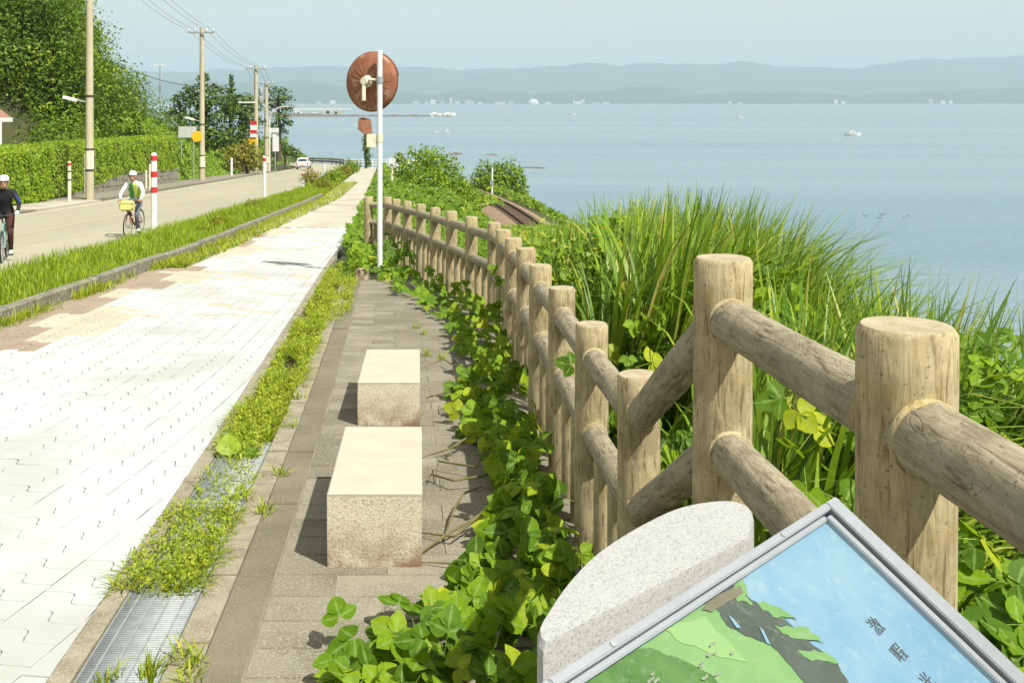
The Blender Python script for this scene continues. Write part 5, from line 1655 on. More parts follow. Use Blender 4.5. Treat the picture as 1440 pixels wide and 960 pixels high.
def leaflet(w=0.40, fold=0.10, cup=-0.06):
    side = [(0.0,0.0),(0.26,0.07),(0.43,0.27),(0.42,0.48),(0.33,0.68),(0.16,0.87)]
    v = [(0,0,0),(0,0.30,-fold*0.6),(0,0.62,-fold*0.6),(0,1.0,cup)]
    for s in (1,-1):
        v += [(s*side[1][0],side[1][1],0.0),(s*side[2][0],side[2][1],0.03),(s*side[3][0],side[3][1],0.0),(s*side[4][0],side[4][1],0.0),(s*side[5][0],side[5][1],cup*0.5)]
    f = []
    for k, r in ((0, True), (5, False)):
        a, b, c, e, g = 4+k, 5+k, 6+k, 7+k, 8+k
        q = [(0,a,1),(1,a,b),(1,b,c),(1,c,2),(2,c,e),(2,e,g),(2,g,3)]
        f += q if r else [t[::-1] for t in q]
    return np.array(v), np.array(f)
LV, LF = leaflet()
LMID = np.array([1.0]*4 + [0.0]*10)
def trifoliate():
    vs, fs, md = [], [], []
    def put(rot, off, tilt, sc):
        c, s = math.cos(rot), math.sin(rot)
        ct, st = math.cos(tilt), math.sin(tilt)
        p = LV*sc
        y, z = p[:,1]*ct - p[:,2]*st, p[:,1]*st + p[:,2]*ct
        x = p[:,0]
        q = np.stack([x*c - y*s + off[0], x*s + y*c + off[1], z + off[2]], 1)
        b = sum(len(k) for k in vs)
        vs.append(q); fs.append(LF + b); md.append(LMID)
    put(0.0, (0,0.22,0), -0.25, 1.0)
    put(1.25, (-0.03,0.05,0), -0.18, 0.88)
    put(-1.25, (0.03,0.05,0), -0.22, 0.88)
    b = sum(len(k) for k in vs)
    vs.append(np.array([(-0.012,-0.75,-0.35),(0.012,-0.75,-0.35),(0.012,0.24,0.0),(-0.012,0.24,0.0)])); fs.append(np.array([(b,b+1,b+2),(b,b+2,b+3)]))
    md.append(np.ones(4))
    return np.concatenate(vs), np.concatenate(fs), np.concatenate(md)
TRI_V, TRI_F, TRI_M = trifoliate()
def add_mid(o, n):
    at = o.data.attributes.new('mid', 'FLOAT', 'POINT'); at.data.foreach_set('value', np.tile(TRI_M, n).astype(np.float32))

def scatter(name, C, N, size, mat, tv=CARD_V, tf=CARD_F, tint=None, parent=None, spin=None, kind=None):
    C = np.asarray(C); N = np.asarray(N); n = len(C)
    size = np.broadcast_to(np.asarray(size, float), (n,))
    spin = rng.uniform(0, 2*np.pi, n) if spin is None else spin
    a, b, c = frames(N, spin)
    V = C[:, None, :] + size[:, None, None]*(tv[None, :, 0:1]*a[:, None, :] + tv[None, :, 1:2]*b[:, None, :] + tv[None, :, 2:3]*c[:, None, :])
    k = len(tv)
    F = (tf[None, :, :] + (np.arange(n)*k)[:, None, None]).reshape(-1, 3)
    t = rng.uniform(0, 1, n) if tint is None else tint
    o = np_mesh(name, V.reshape(-1, 3), None, mat, np.repeat(t, k), parent, tris=F)
    if tv is TRI_V: add_mid(o, n)
    if kind: o['kind'] = kind
    return o

def blob(c, r, n, lump=0.18, shell=(0.72, 1.05), flat=0.0):
    v = rng.normal(size=(n, 3)); v /= np.linalg.norm(v, axis=1, keepdims=True)
    if flat: v[:, 2] = np.abs(v[:, 2])*(1-flat) + v[:, 2]*flat; v /= np.linalg.norm(v, axis=1, keepdims=True)
    ph = rng.uniform(0, 6.28, 6)
    l = 1 + lump*(np.sin(4*v[:,0]+ph[0])*np.sin(4.5*v[:,1]+ph[1]) + np.sin(5*v[:,2]+ph[2])*np.sin(6*v[:,0]+ph[3]) + 0.7*np.sin(9*v[:,1]+ph[4])*np.sin(9*v[:,2]+ph[5]))
    rad = l*rng.uniform(shell[0], shell[1], n)
    p = np.asarray(c) + v*rad[:, None]*np.asarray(r)
    nn = v/np.asarray(r)*np.mean(r) + rng.normal(size=(n, 3))*0.55
    nn[:, 2] += 0.25
    return p, nn

def blades(name, base, L, head, lean, droop, width, mat, tint=None, segs=5, parent=None, kind=None):
    """arched grass blades; all arguments arrays of length n"""
    n = len(base)
    ts = np.linspace(0, 1, segs+1)
    dirv = np.stack([np.cos(head), np.sin(head), np.zeros(n)], 1)
    tw = rng.normal(size=n)*0.5
    sidev = np.stack([-np.sin(head+tw), np.cos(head+tw), np.zeros(n)], 1)
    V = np.zeros((n, segs+1, 2, 3))
    for k, t in enumerate(ts):
        hor = (lean*t + droop*0.9*t**2.2)*L
        ver = (t*np.sqrt(np.clip(1-lean**2, 0.05, 1)) - droop*0.75*t**3.0)*L
        c = base + dirv*hor[:, None]
        c[:, 2] += ver
        wv = width*(1 - 0.97*t**1.6)*(0.55 + 0.45*min(1, t*5))
        V[:, k, 0] = c - sidev*wv[:, None]/2
        V[:, k, 1] = c + sidev*wv[:, None]/2
    m = (segs+1)*2
    q = np.array([(2*k, 2*k+1, 2*k+3, 2*k+2) for k in range(segs)])
    Q = (q[None] + (np.arange(n)*m)[:, None, None]).reshape(-1, 4)
    t = rng.uniform(0, 1, n) if tint is None else tint
    o = np_mesh(name, V.reshape(-1, 3), Q, mat, np.repeat(t, m), parent)
    if kind: o['kind'] = kind
    return o
U = rng.uniform

lin = lambda *p: (lambda d: np.interp(d, *zip(*p)))
# ------------------------------------------------------------------ wooded hillside on the left
SKYL = lin((-200,-220),(60,-130),(123,4),(143,50),(160,78),(180,90),(200,114),(220,140),(240,156),(270,175))
def under_skyline(X, d, z, r):
    # keep the crown below the photographed outline of the wood
    return (V0 - (z+r*0.95)/d*FP) > float(SKYL(U0 + (X+0.55*r)/d*FP)) - 3
P, N_, Sz, Tn = [], [], [], []
for k in range(620):
    d = U(50, 104)
    off = U(0.0, 36)
    X = float(RL(d)) - 5.0 - off
    u = U0 + X/d*FP
    if u < -90 or u > 262 or (u < 60 and d < 68): continue
    r = U(1.5, 3.0)*(0.75 if off < 4 else 1.0)
    z = float(T(X, d)) + r*U(0.5, 1.0)
    if not under_skyline(X, d, z, r): continue
    nl = int(980*r*r/5)
    p, nn = blob((X, d, z), (r*U(.9,1.2), r*U(.9,1.2), r*U(.85,1.2)), nl, 0.25)
    P.append(p); N_.append(nn); Sz.append(U(0.15, 0.36, nl)); Tn.append(np.clip(U(0.0, 0.6) + U(0, 0.4, nl), 0, 0.999))
for uu in range(-34, 100, 19):
    for vv in range(8, 200, 24):
        dc = U(69.5, 73); r = U(1.3, 2.0); nl = int(980*r*r/5)
        cc_ = P3(uu+U(-9,9), vv+U(-9,9), dc)
        if not under_skyline(cc_[0], cc_[1], cc_[2], r): continue
        p, nn = blob(cc_, (r*U(.9,1.2), r, r*U(.85,1.15)), nl, 0.25)
        P.append(p); N_.append(nn); Sz.append(U(0.15, 0.36, nl)); Tn.append(np.clip(U(0.0, 0.6) + U(0, 0.4, nl), 0, 0.999))
hw = scatter('hillside_wood', np.concatenate(P), np.concatenate(N_), np.concatenate(Sz), M['wood'], tint=np.concatenate(Tn))
tag(hw, 'dense green broadleaf wood covering the hillside above the hedge', 'wood', None, 'stuff')

# ------------------------------------------------------------------ clipped hedges on the roadside
def hedge(label, d0, d1, off, thick, base_f, top_f, n):
    """hedge along the left roadside; front face at RL-off"""
    x0 = float(RL((d0+d1)/2)) - off
    t = thing('clipped_hedge', label, 'hedge', (x0, (d0+d1)/2, float(G((d0+d1)/2))), 'clipped hedges behind the pavement')
    ds = np.linspace(d0, d1, 14)
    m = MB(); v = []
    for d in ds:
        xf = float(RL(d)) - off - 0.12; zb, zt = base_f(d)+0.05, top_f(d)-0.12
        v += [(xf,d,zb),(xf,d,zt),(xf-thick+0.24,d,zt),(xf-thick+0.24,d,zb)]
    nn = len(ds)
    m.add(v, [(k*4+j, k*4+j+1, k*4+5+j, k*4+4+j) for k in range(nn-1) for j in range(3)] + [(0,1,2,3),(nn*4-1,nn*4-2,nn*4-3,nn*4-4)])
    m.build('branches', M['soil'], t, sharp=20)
    P, N_ = [], []
    nf = int(n*0.62)
    d = U(d0, d1, nf); s = U(0, 1, nf)
    zb = np.array([base_f(q) for q in d]); ztp = np.array([top_f(q) for q in d])
    bulge = 0.10*vnoise(d, s*3, 1.3, d0) + U(-0.09, 0.09, nf)
    P.append(np.stack([RL(d)-off+bulge, d, zb + (ztp-zb)*s], 1)); N_.append(np.stack([np.full(nf, 1.0), np.full(nf, -0.45), np.full(nf, 0.35)], 1))
    nt = int(n*0.28)
    d = U(d0, d1, nt); s = U(0, 1, nt)
    P.append(np.stack([RL(d)-off-s*thick, d, np.array([top_f(q) for q in d]) + 0.07*vnoise(d, s*4, 1.7, 2+d0) + U(-0.09,0.07,nt)], 1)); N_.append(np.tile([0.1,-0.2,1.0], (nt,1)))
    ne = n - nf - nt
    s = U(0, 1, ne); h_ = U(0, 1, ne); d = np.full(ne, d0) + U(-0.08, 0.08, ne)
    P.append(np.stack([RL(d)-off-s*thick, d, base_f(d0) + (top_f(d0)-base_f(d0))*h_], 1)); N_.append(np.tile([0.2,-1.0,0.3], (ne,1)))
    P = np.concatenate(P); N_ = np.concatenate(N_) + rng.normal(size=(len(P),3))*0.42
    scatter('foliage', P, N_, U(0.07, 0.17, len(P)), M['hedge'], parent=t, tint=np.clip(0.5+0.28*vnoise(P[:,1]*2, P[:,2]*3, 1.0, 3)+U(-0.25,0.25,len(P)), 0, 0.999))
    return t
hedge('bushy clipped hedge behind the cyclist in black, reaching the left edge', 33, 43.4, 1.9, 2.2, lambda d: float(G(d)), lambda d: -1.88+0.002*(d-40), 12000)
wall_top = lambda d: float(G(d)) + 0.10 + 0.75*float(sstep((d-46)/12))
hedge('long straight-cut hedge on a stone base beside the tall concrete pole', 43.7, 71, 2.15, 2.4, wall_top, lambda d: -1.90-0.018*(d-44), 21000)
rwall = thing('retaining_wall', 'low grey stone wall under the long straight-cut hedge', 'wall', (float(RL(58))-2.2, 58, float(G(58))))
d = 46.5
while d < 71:
    rows = max(1, int((wall_top(d) - float(G(d)))/0.28))
    L = U(0.45, 0.75)
    for r in range(rows + 1):
        z0 = float(G(d)) + r*0.28 - 0.05; z1 = min(z0+0.27, wall_top(d)+0.04)
        if z1 - z0 < 0.08: continue
        m = MB(); x = float(RL(d)) - 2.16 + U(-0.03, 0.03); o_ = U(0, 0.25) if r % 2 else 0
        m.box(x-0.4, x, d+o_, d+o_+L-0.03, z0, z1-0.015)
        m.build('stone', M['drystone'], rwall)
    d += L

# vine-grown roadside bank beyond the hedge
vb = thing('vine_bank', 'bright vine-covered bank between the hedge end and the pines', 'bank', (float(RL(84))-3, 84, float(G(84))))
n = 15000
d = U(70, 108, n); s = U(0, 1, n)
hh = (3.0*(1-sstep((d-70)/40)) + 1.0)
x = RL(d) - 2.6 - s*3.2; z = G(d) + hh*sstep(s*1.5)*(1+0.22*vnoise(d*0.8, s*5, 1.0, 2)) + U(-0.12,0.15,n)
m_ = np.stack([x, d, z], 1)
scatter('foliage', m_, np.stack([np.full(n,0.8),np.full(n,-0.4),np.full(n,0.7)],1)+rng.normal(size=(n,3))*0.5, U(0.16,0.34,n), M['bank'], parent=vb)

# ------------------------------------------------------------------ trees
def tree(name, label, ub, vb_, d, blobs, mat, tv, leaf, dens, trunk_r, group=None, limbs=True):
    base = Vector(P3(ub, vb_, d))
    t = thing(name, label, 'tree', tuple(base), group)
    tops = [Vector(P3(u, v, d+dz)) for (u, v, rx, rz, dz) in blobs]
    topv = max(tops, key=lambda p: p.z)
    m = MB()
    mid = base.lerp(topv, 0.5) + Vector((U(-.2,.2), 0, 0))
    m.tube([base-Vector((0,0,1.2)), base.lerp(mid, .5), mid, topv], [trunk_r*1.3, trunk_r, trunk_r*0.75, trunk_r*0.2], 9)
    tr = m.build('trunk', M['bark'], t)
    P, N_, Z = [], [], []
    for p, (u, v, rx, rz, dz) in zip(tops, blobs):
        k = d/FP
        RX, RZ = rx*k, rz*k
        nl = max(40, int(dens*RX*RZ/(leaf*leaf)))
        a, b = blob(p, (RX, RX*0.85, RZ), nl, 0.26, (0.55, 1.08))
        P.append(a); N_.append(b); Z.append(U(0.6, 1.35, nl)*leaf)
        l = MB(); q = base.lerp(topv, min(0.9, max(0.25, (p.z-base.z)/(topv.z-base.z+1e-6)*0.8)))
        l.tube([q, q.lerp(p, 0.6)+Vector((0,0,0.15)), p], [trunk_r*0.4, trunk_r*0.25, trunk_r*0.1], 6); l.build('limb', M['bark'], tr)
    scatter('crown', np.concatenate(P), np.concatenate(N_), np.concatenate(Z), mat, tv, CARD_F, parent=t)
    return t
tree('pine_tree', 'broad spreading pine with a ragged top behind the disc-carrying pole', 288, 232, 108,
     [(286,112,9,10,0),(272,128,16,9,-1),(300,126,15,8,1),(258,140,18,10,0),(308,142,20,9,-1),(284,146,22,13,-2),(250,158,18,11,1),(266,168,26,13,-2),(300,166,28,14,-1),(322,152,14,10,0),(282,190,34,16,-2),(310,196,26,18,-1),(250,186,26,16,0)],
     M['pine'], CARD_V, 0.42, 36, 0.35)
tree('young_conifer', 'slim young conifer tip standing between the two broad pines', 325, 215, 112,
     [(325,108,3.0,6,0),(325,117,5,5,0),(325,126,8,6,0),(325,138,11,8,0),(325,152,13,10,0)], M['pine'], CARD_V, 0.30, 36, 0.16)
tree('pine_tree', 'dark pine leaning over the farther utility poles', 345, 232, 112,
     [(340,140,20,10,0),(352,150,18,11,1),(334,158,20,12,-1),(352,172,20,14,0),(334,184,24,14,-1),(350,198,20,14,0)], M['pine'], CARD_V, 0.42, 36, 0.3)
tree('pine_tree', 'rounded layered pine standing against the sea past the poles', 392, 214, 142,
     [(391,128,15,7,0),(399,139,13,7,0),(382,145,14,10,1),(403,152,11,6,0),(396,164,13,7,-1),(405,172,8,5,0),(388,177,13,8,0),(398,184,9,5,0),(390,196,10,9,0)], M['pine'], CARD_V, 0.40, 30, 0.28)
tree('roadside_bush', 'dark rounded shrub at the foot of the pines beside the road', 348, 242, 101,
     [(345,214,22,17,0),(330,222,16,16,-1),(355,226,13,14,-1)], M['olive'], CARD_V, 0.30, 42, 0.12)
tree('roadside_bush', 'low shore bushes sloping down under the rounded pine', 402, 226, 150,
     [(398,207,13,9,0),(408,214,11,7,0),(386,212,12,9,0),(417,219,7,4,0)], M['pine'], CARD_V, 0.4, 40, 0.12)
tree('shore_bush', 'solitary round green bush beyond the railway curve', 703, 282, 106,
     [(688,248,20,20,0),(712,246,22,20,0),(700,262,32,18,-1),(728,262,14,20,0),(676,262,13,18,1),(734,278,14,12,0)], M['bank'], CARD_V, 0.34, 46, 0.16)
tree('vine_mound', 'tall vine-smothered mound of bushes beside the far footpath', 605, 285, 50,
     [(600,222,27,17,0),(575,240,22,15,-1),(622,240,27,20,-1),(600,258,36,20,-3),(640,262,24,20,-2),(655,282,18,15,-3),(575,272,26,18,-4),(615,284,36,16,-5),(562,222,9,10,6)], M['bank'], CARD_V, 0.20, 40, 0.10)
tree('ivy_growth', 'dark ivy hanging down the pole with the brown panel', 515.5, 233, 138.6,
     [(514,196,4.5,8,0),(515,207,5.5,9,0),(516.5,219,5,9,0),(518,229,4,7,0)], M['pine'], CARD_V, 0.28, 40, 0.08)

# vines and low growth over the whole seaward bank
n = 42000
d = 20 + 62*U(0, 1, n)**1.25
x0_ = np.where(d > 20.5, XR(d) + 0.12, FX(d) + 0.25)
x = x0_ + U(0, 1, n)**1.2*np.maximum(TX(d)-2.4-x0_, 1.5)
z = T(x, d) + 0.10 + 0.45*np.abs(vnoise(x*1.1, d*1.1, 1.0, 5)) + U(0,0.12,n)
bk_ = scatter('bank_foliage', np.stack([x,d,z],1), np.stack([np.full(n,0.15),np.full(n,-0.45),np.full(n,0.9)],1)+rng.normal(size=(n,3))*0.45, U(0.10,0.24,n)*(0.7+0.012*d), M['bank'],
              tint=np.clip(0.55+0.3*vnoise(x*0.9,d*0.9,1.0,8)+U(-0.25,0.25,n),0,0.999))
tag(bk_, 'bright vines and weeds covering the bank down to the railway', 'vines', None, 'stuff')
n = 16000
d = U(84, 148, n); x = FX(d) - 0.3 + U(0, 1, n)*np.maximum(TX(d)+1.5-FX(d), 3.0)*0.9
z = T(x, d) + U(0.05, 0.7, n)
x2 = TX(d) + 2.8 + U(0, 9, n); z2 = T(x2, d) + U(0, 0.9, n)
o = scatter('bank_foliage', np.concatenate([np.stack([x,d,z],1), np.stack([x2,d,z2],1)]), rng.normal(size=(2*n,3))*0.5+np.array([0,-0.4,0.9]), U(0.3,0.6,2*n), M['bank'])
tag(o, 'scrub along the far slope between railway and sea', 'scrub', None, 'stuff')
n = 9000
d = U(104, 300, n); x = -U(0, 1, n)*60 + np.minimum(RL(np.minimum(d, 150)) - 3, SHORE(d) - 1)
z = T(x, d) + U(0.1, 2.2, n)
o = scatter('cape_foliage', np.stack([x,d,z],1), rng.normal(size=(n,3))*0.6+np.array([0.2,-0.5,0.8]), U(0.5,1.1,n), M['wood'])
tag(o, 'green scrub on the low land behind the bend of the road', 'scrub', None, 'stuff')

n = 2600
d = U(54, 69.5, n); x = TX(d) + U(-3.4, 3.2, n); z = TZ(d) + U(0.0, 0.8, n)*(1-sstep((d-64)/5)*0.7)
o = scatter('bank_foliage', np.stack([x,d,z],1), rng.normal(size=(n,3))*0.5+np.array([0.1,-0.5,0.9]), U(0.16,0.34,n), M['bank'])
tag(o, 'leafy growth closing over the near end of the visible track', 'vines', None, 'stuff')
# ------------------------------------------------------------------ grass verge between road and path
def strip_pts(n, fa, fb, d0, d1, pw=1.6):
    d = d0 + (d1-d0)*U(0,1,n)**pw
    s = U(0,1,n)
    return fa(d) + (fb(d)-fa(d))*s, d
x, d = strip_pts(30000, lambda d: RR(d)+0.05, lambda d: XL(d)-0.10, 8, 62, 1.7)
n = len(x)
tall = 0.15 + 0.14*np.clip(0.5+0.7*vnoise(x*0.9, d*0.7, 1.0, 4), 0, 1)
vg = blades('verge_grass', np.stack([x,d,G(d)+0.02],1), tall*U(0.6,1.25,n), U(0,2*np.pi,n), U(0.05,0.35,n), U(0.05,0.45,n), U(0.010,0.018,n)*(0.8+0.018*d), M['verge'], segs=3)
tag(vg, 'bright yellow-green grass on the verge between road and path', 'grass', None, 'stuff')
x, d = strip_pts(7000, lambda d: RR(d)+0.05, lambda d: XL(d)-0.10, 58, 147, 1.2); n = len(x)
o = blades('verge_grass', np.stack([x,d,G(d)+0.02],1), U(0.2,0.5,n), U(0,2*np.pi,n), U(0.05,0.4,n), U(0.1,0.4,n), U(0.05,0.10,n), M['verge'], segs=2)
tag(o, 'far strip of verge grass running towards the bend', 'grass', None, 'stuff')
# weeds at the foot of the kerb
pts = []
for k in range(70):
    dc = 8.3 + 36*U(0,1)**1.5
    m_ = int(U(20, 75))
    dd_ = dc + rng.normal(size=m_)*0.16; xx_ = XL(dd_) + 0.02 + np.abs(rng.normal(size=m_))*0.08
    pts.append(np.stack([xx_, dd_, G(dd_)-0.005], 1))
pts = np.concatenate(pts); n = len(pts)
o = blades('kerb_weeds', pts, U(0.06,0.22,n), U(0,2*np.pi,n), U(0.1,0.5,n), U(0.1,0.5,n), U(0.008,0.016,n), M['weed'], segs=3)
tag(o, 'tufts of weeds sprouting at the foot of the kerb', 'weeds', None, 'stuff')
# ground-hugging weeds along the far part of the kerb
x, d = strip_pts(5200, lambda d: XL(d)-0.02, lambda d: XL(d)+0.30+0.012*d, 17, 70, 1.4); n = len(x)
o = blades('kerb_weeds', np.stack([x,d,G(d)],1), U(0.08,0.2,n), U(0,2*np.pi,n), U(0.2,0.6,n), U(0.1,0.5,n), U(0.02,0.035,n), M['weed'], segs=2)
tag(o, 'low band of weeds along the far kerb beside the path', 'weeds', None, 'stuff')

# small rounded shrubs on the verge
def shrub(label, u, v, d, r, mat):
    r = r*1.35; c = Vector(P3(u, v-5, d)); gz_ = float(G(d))
    t = thing('verge_shrub', label, 'shrub', (c.x, c.y, gz_), 'shrubs on the verge')
    m = MB(); m.tube([(c.x,c.y,gz_-0.05),(c.x+0.02,c.y,(gz_+c.z)/2),tuple(c)], [0.03,0.025,0.01], 6); m.build('stem', M['bark'], t)
    R_ = r/FP*d; nl = int(380+ 60*r)
    a, b = blob(c, (R_, R_, R_*0.85), nl, 0.28, (0.45,1.05))
    scatter('foliage', a, b, U(0.6,1.4,nl)*max(0.06, d/FP*2.4), mat, parent=t)
shr = [('round olive-green shrub beside the small white post', 437,255,60,11,'olive'),('olive shrub next to the path kerb just below the round one',455,266,55,9,'olive'),('shrub in the row past the round olive one',465,256,64,9,'bank'),
       ('yellow-green shrub in the middle of the far row',474,251,72,9,'bank'),('shrub close to the far end of the verge row',484,246,84,8,'olive'),('last small shrub before the white railing',494,240,100,9,'bank'),
       ('brownish dry shrub near the slim red-capped post',357,296,36,9,'olive'),('dry olive shrub between kerb and the red-banded post',306,320,27,9,'olive'),('small dry shrub tuft left of the olive shrub in the verge',283,331,24.5,6,'olive')]
for a in shr: shrub(*a[:5], M[a[5]])

# ------------------------------------------------------------------ weeds in the gutter
def weed_pts(n, d0, d1, xa, xb):
    d = U(d0, d1, n); return np.stack([XR(d)+U(0,1,n)*(xb-xa)+xa, d, G(d)-0.03], 1)
sets = [weed_pts(3600, 4.22, 5.2, 0.03, 0.38), weed_pts(420, 5.2, 6.05, 0.10, 0.40), weed_pts(2900, 6.05, 7.2, 0.06, 0.36), weed_pts(7000, 7.0, 11.5, 0.09, 0.42), weed_pts(8000, 11.0, 17.5, 0.10, 0.62)]
pts = np.concatenate(sets)
pts = pts[vnoise(pts[:,0]*7, pts[:,1]*2.2, 1.0, 2.5) > np.where(pts[:,1] < 5.3, -0.75, -0.32)]
n = len(pts)
# mounded: taller towards the middle of each patch
hgt = 0.045 + 0.085*np.clip(0.45+0.6*vnoise(pts[:,0]*6, pts[:,1]*2.4, 1.0, 1), 0, 1)
gw = blades('gutter_weeds', pts, hgt*U(0.6,1.5,n), U(0,2*np.pi,n), U(0.2,0.75,n), U(0.2,0.8,n), U(0.005,0.011,n)*(0.75+0.06*pts[:,1]), M['weed'], segs=3)
tag(gw, 'yellow-green weeds filling the gutter between path and walkway', 'weeds', None, 'stuff')
k = rng.choice(n, min(n, 7000), replace=False); p = pts[k].copy(); p[:,2] += 0.03 + hgt[k]*U(0.3,1.0,len(k))
o = scatter('gutter_weed_leaves', p, rng.normal(size=(len(k),3))*0.6+np.array([0.2,-0.3,0.9]), U(0.012,0.028,len(k))*(0.8+0.04*p[:,1]), M['weed'])
tag(o, 'small leaves among the yellow-green gutter weeds', 'weeds', None, 'stuff')
# stray tufts in the paving joints and at the band
tf_ = []
for (u_, v_) in ((255,925),(270,935),(340,700),(395,665),(410,600),(418,560),(372,720),(265,960),(150,958),(210,952),(600,500),(620,505),(545,590),(580,585),(560,588),(540,592),(596,470),(585,462)):
    dz = v_-V0
    d = 4.0
    for it in range(12): d = -float(G(d))*FP/dz
    x = (u_-U0)/FP*d; m_ = 26
    tf_.append(np.stack([x+rng.normal(size=m_)*0.022, d+rng.normal(size=m_)*0.03, np.full(m_, float(G(d))-0.004)], 1))
tf_ = np.concatenate(tf_); n = len(tf_)
o = blades('paving_weeds', tf_, U(0.04,0.12,n), U(0,2*np.pi,n), U(0.2,0.7,n), U(0.2,0.6,n), U(0.006,0.011,n), M['weed'], segs=3)
tag(o, 'scattered weed tufts in the joints of the paving', 'weeds', None, 'stuff')
# upright weed stalk by the near grate
sp = P3(212, 955, 3.42)
o = blades('weed_stalk', np.array([[sp[0]+U(-.006,.006), sp[1]+U(-.006,.006), sp[2]-0.02] for _ in range(26)]), U(0.05,0.16,26), U(0,6.28,26), U(0.02,0.25,26), U(0,0.2,26), U(0.006,0.012,26), M['weed'], segs=3)
tag(o, 'single upright weed stalk growing through the bare grate', 'weed')

# ------------------------------------------------------------------ kudzu
kud_me = bpy.data.meshes.new('leaf')
kud_me.from_pydata(TRI_V.tolist(), [], TRI_F.tolist())
at = kud_me.attributes.new('mid', 'FLOAT', 'POINT'); at.data.foreach_set('value', TRI_M.astype(np.float32))
kud_me.materials.append(M['kudzu']); kud_me.polygons.foreach_set('use_smooth', [True]*len(kud_me.polygons))
def kudzu(name, label, C, N, size, n_parts, stems):
    base = C[np.argmin(C[:,1])]
    t = thing(name, label, 'vine', (float(C[:,0].mean()), float(C[:,1].min()), float(C[:,2].min())))
    off = np.array(root_loc(t))
    u = U0 + C[:,0]/C[:,1]*FP; v = V0 - C[:,2]/C[:,1]*FP
    inview = (u > -20) & (u < 1460) & (v < 980)
    key = np.where(inview, C[:,1]/size, 1e6)
    order = np.argsort(key)
    spin = U(0, 2*np.pi, len(C))
    a, b, c = frames(N, spin)
    for i in order[:n_parts]:
        o = bpy.data.objects.new('leaf', kud_me); col.objects.link(o); o.parent = t
        s = float(size[i])
        mt = Matrix((Vector(a[i]*s), Vector(b[i]*s), Vector(c[i]*s))).transposed().to_4x4()
        mt.translation = Vector(C[i]-off)
        o.matrix_local = mt
    r = order[n_parts:]
    if len(r):
        scatter('leaf_mass', C[r], N[r], size[r], M['kudzu'], TRI_V, TRI_F, parent=t, kind='stuff')
    for s in stems:
        m = MB(); m.tube(s, [0.006]*(len(s)-1)+[0.002], 6); m.build('stem', M['stem'], t)
    return t
def sunny(n, k=0.55):
    return np.array([0.30,-0.45,0.85]) + rng.normal(size=(n,3))*k

# patch creeping over the walkway
C = []
def patch(n, d0, d1, xa, xb, h0, h1):
    d = U(d0, d1, n); s = U(0, 1, n)
    xl_, xr_ = xa(d), xb(d)
    x = xl_ + (xr_-xl_)*s
    h = h0 + (h1-h0)*s**1.2
    z = G(d) + U(0.25, 1.0, n)*h*(0.8+0.35*vnoise(x*2.5, d*2.5, 1.0, 3)) + 0.03
    C.append(np.stack([x, d, z], 1))
lin = lambda *p: (lambda d: np.interp(d, *zip(*p)))
fxm = lambda d: FX(d) - 0.10
patch(210, 3.20, 4.35, lin((3.2,-0.62),(3.6,-0.50),(4.0,-0.28),(4.4,-0.20)), fxm, 0.10, 0.30)
patch(135, 4.3, 6.2, lin((4.3,-0.16),(5.2,-0.06),(6.2,-0.20)), fxm, 0.10, 0.36)
patch(140, 6.2, 9.0, lin((6.2,-0.22),(7.0,-0.40),(7.6,-0.46),(8.2,-0.30),(9.0,-0.30)), fxm, 0.10, 0.34)
patch(165, 9.0, 15.5, lin((9,-0.42),(11,-0.72),(13,-1.35),(15.5,-2.05)), fxm, 0.12, 0.34)
patch(210, 15.2, 19.2, lambda d: XR(d)+0.35, fxm, 0.22, 0.5)
# two runners reaching out over the flags at the lower edge
C.append(np.array([P3(478,868,3.72),P3(500,895,3.62),P3(520,915,3.55),P3(548,905,3.58),P3(575,885,3.66),P3(470,925,3.5),P3(485,945,3.42),P3(560,850,3.9),P3(600,842,3.95)]))
C = np.concatenate(C)
C = C[np.argsort(C[:,1])]
size = U(0.062, 0.108, len(C))*(1+0.008*np.clip(C[:,1]-5, 0, 20))
stems = []
for k in range(11):
    d = U(3.3, 9.0); x0 = float(FX(d)) - 0.1
    pts = []
    y = d
    for j in range(7):
        f = j/6
        pts.append((x0 - f*U(0.5,0.75), y - f*U(0.1,0.6), float(G(y)) + 0.02 + 0.10*math.sin(math.pi*f)*U(0.5,1)))
    stems.append(pts)
kudzu('kudzu_vine', 'broad-leaved green vine creeping over the walkway beside the benches', C, sunny(len(C), 0.5), size, 300, stems)

# mass beyond the fence
n = 3000
d = 1.95 + 8.5*U(0,1,n)**1.1
x = FX(d) + 0.16 + U(0,1,n)**1.1*(1.0+0.22*d)
gz_ = T(x, d)
hh = np.interp(d, [1.2,2.5,3.5,5,10],[0.55,0.65,0.75,0.62,0.55])*(0.85+0.4*vnoise(x*1.8, d*1.8, 1.0, 6))
z = gz_ + hh*U(0.25,1.0,n)
C = np.stack([x,d,z],1)
kudzu('kudzu_vine', 'thick broad-leaved vine mass growing behind the fence among the grass', C, sunny(n, 0.45), U(0.065,0.115,n), 300, [])
# leaves climbing through the rails
C = np.array([P3(805,513,4.6),P3(828,655,4.75),P3(850,640,4.5),P3(690,380,9.3),P3(705,392,9.2),P3(655,395,12.0),P3(1100,560,3.0),P3(1120,575,2.9)])
kudzu('kudzu_vine', 'few vine leaves poking through the fence rails', C, np.tile([0.2,-0.9,0.4],(len(C),1))+rng.normal(size=(len(C),3))*0.2, np.full(len(C),0.07), 8, [])
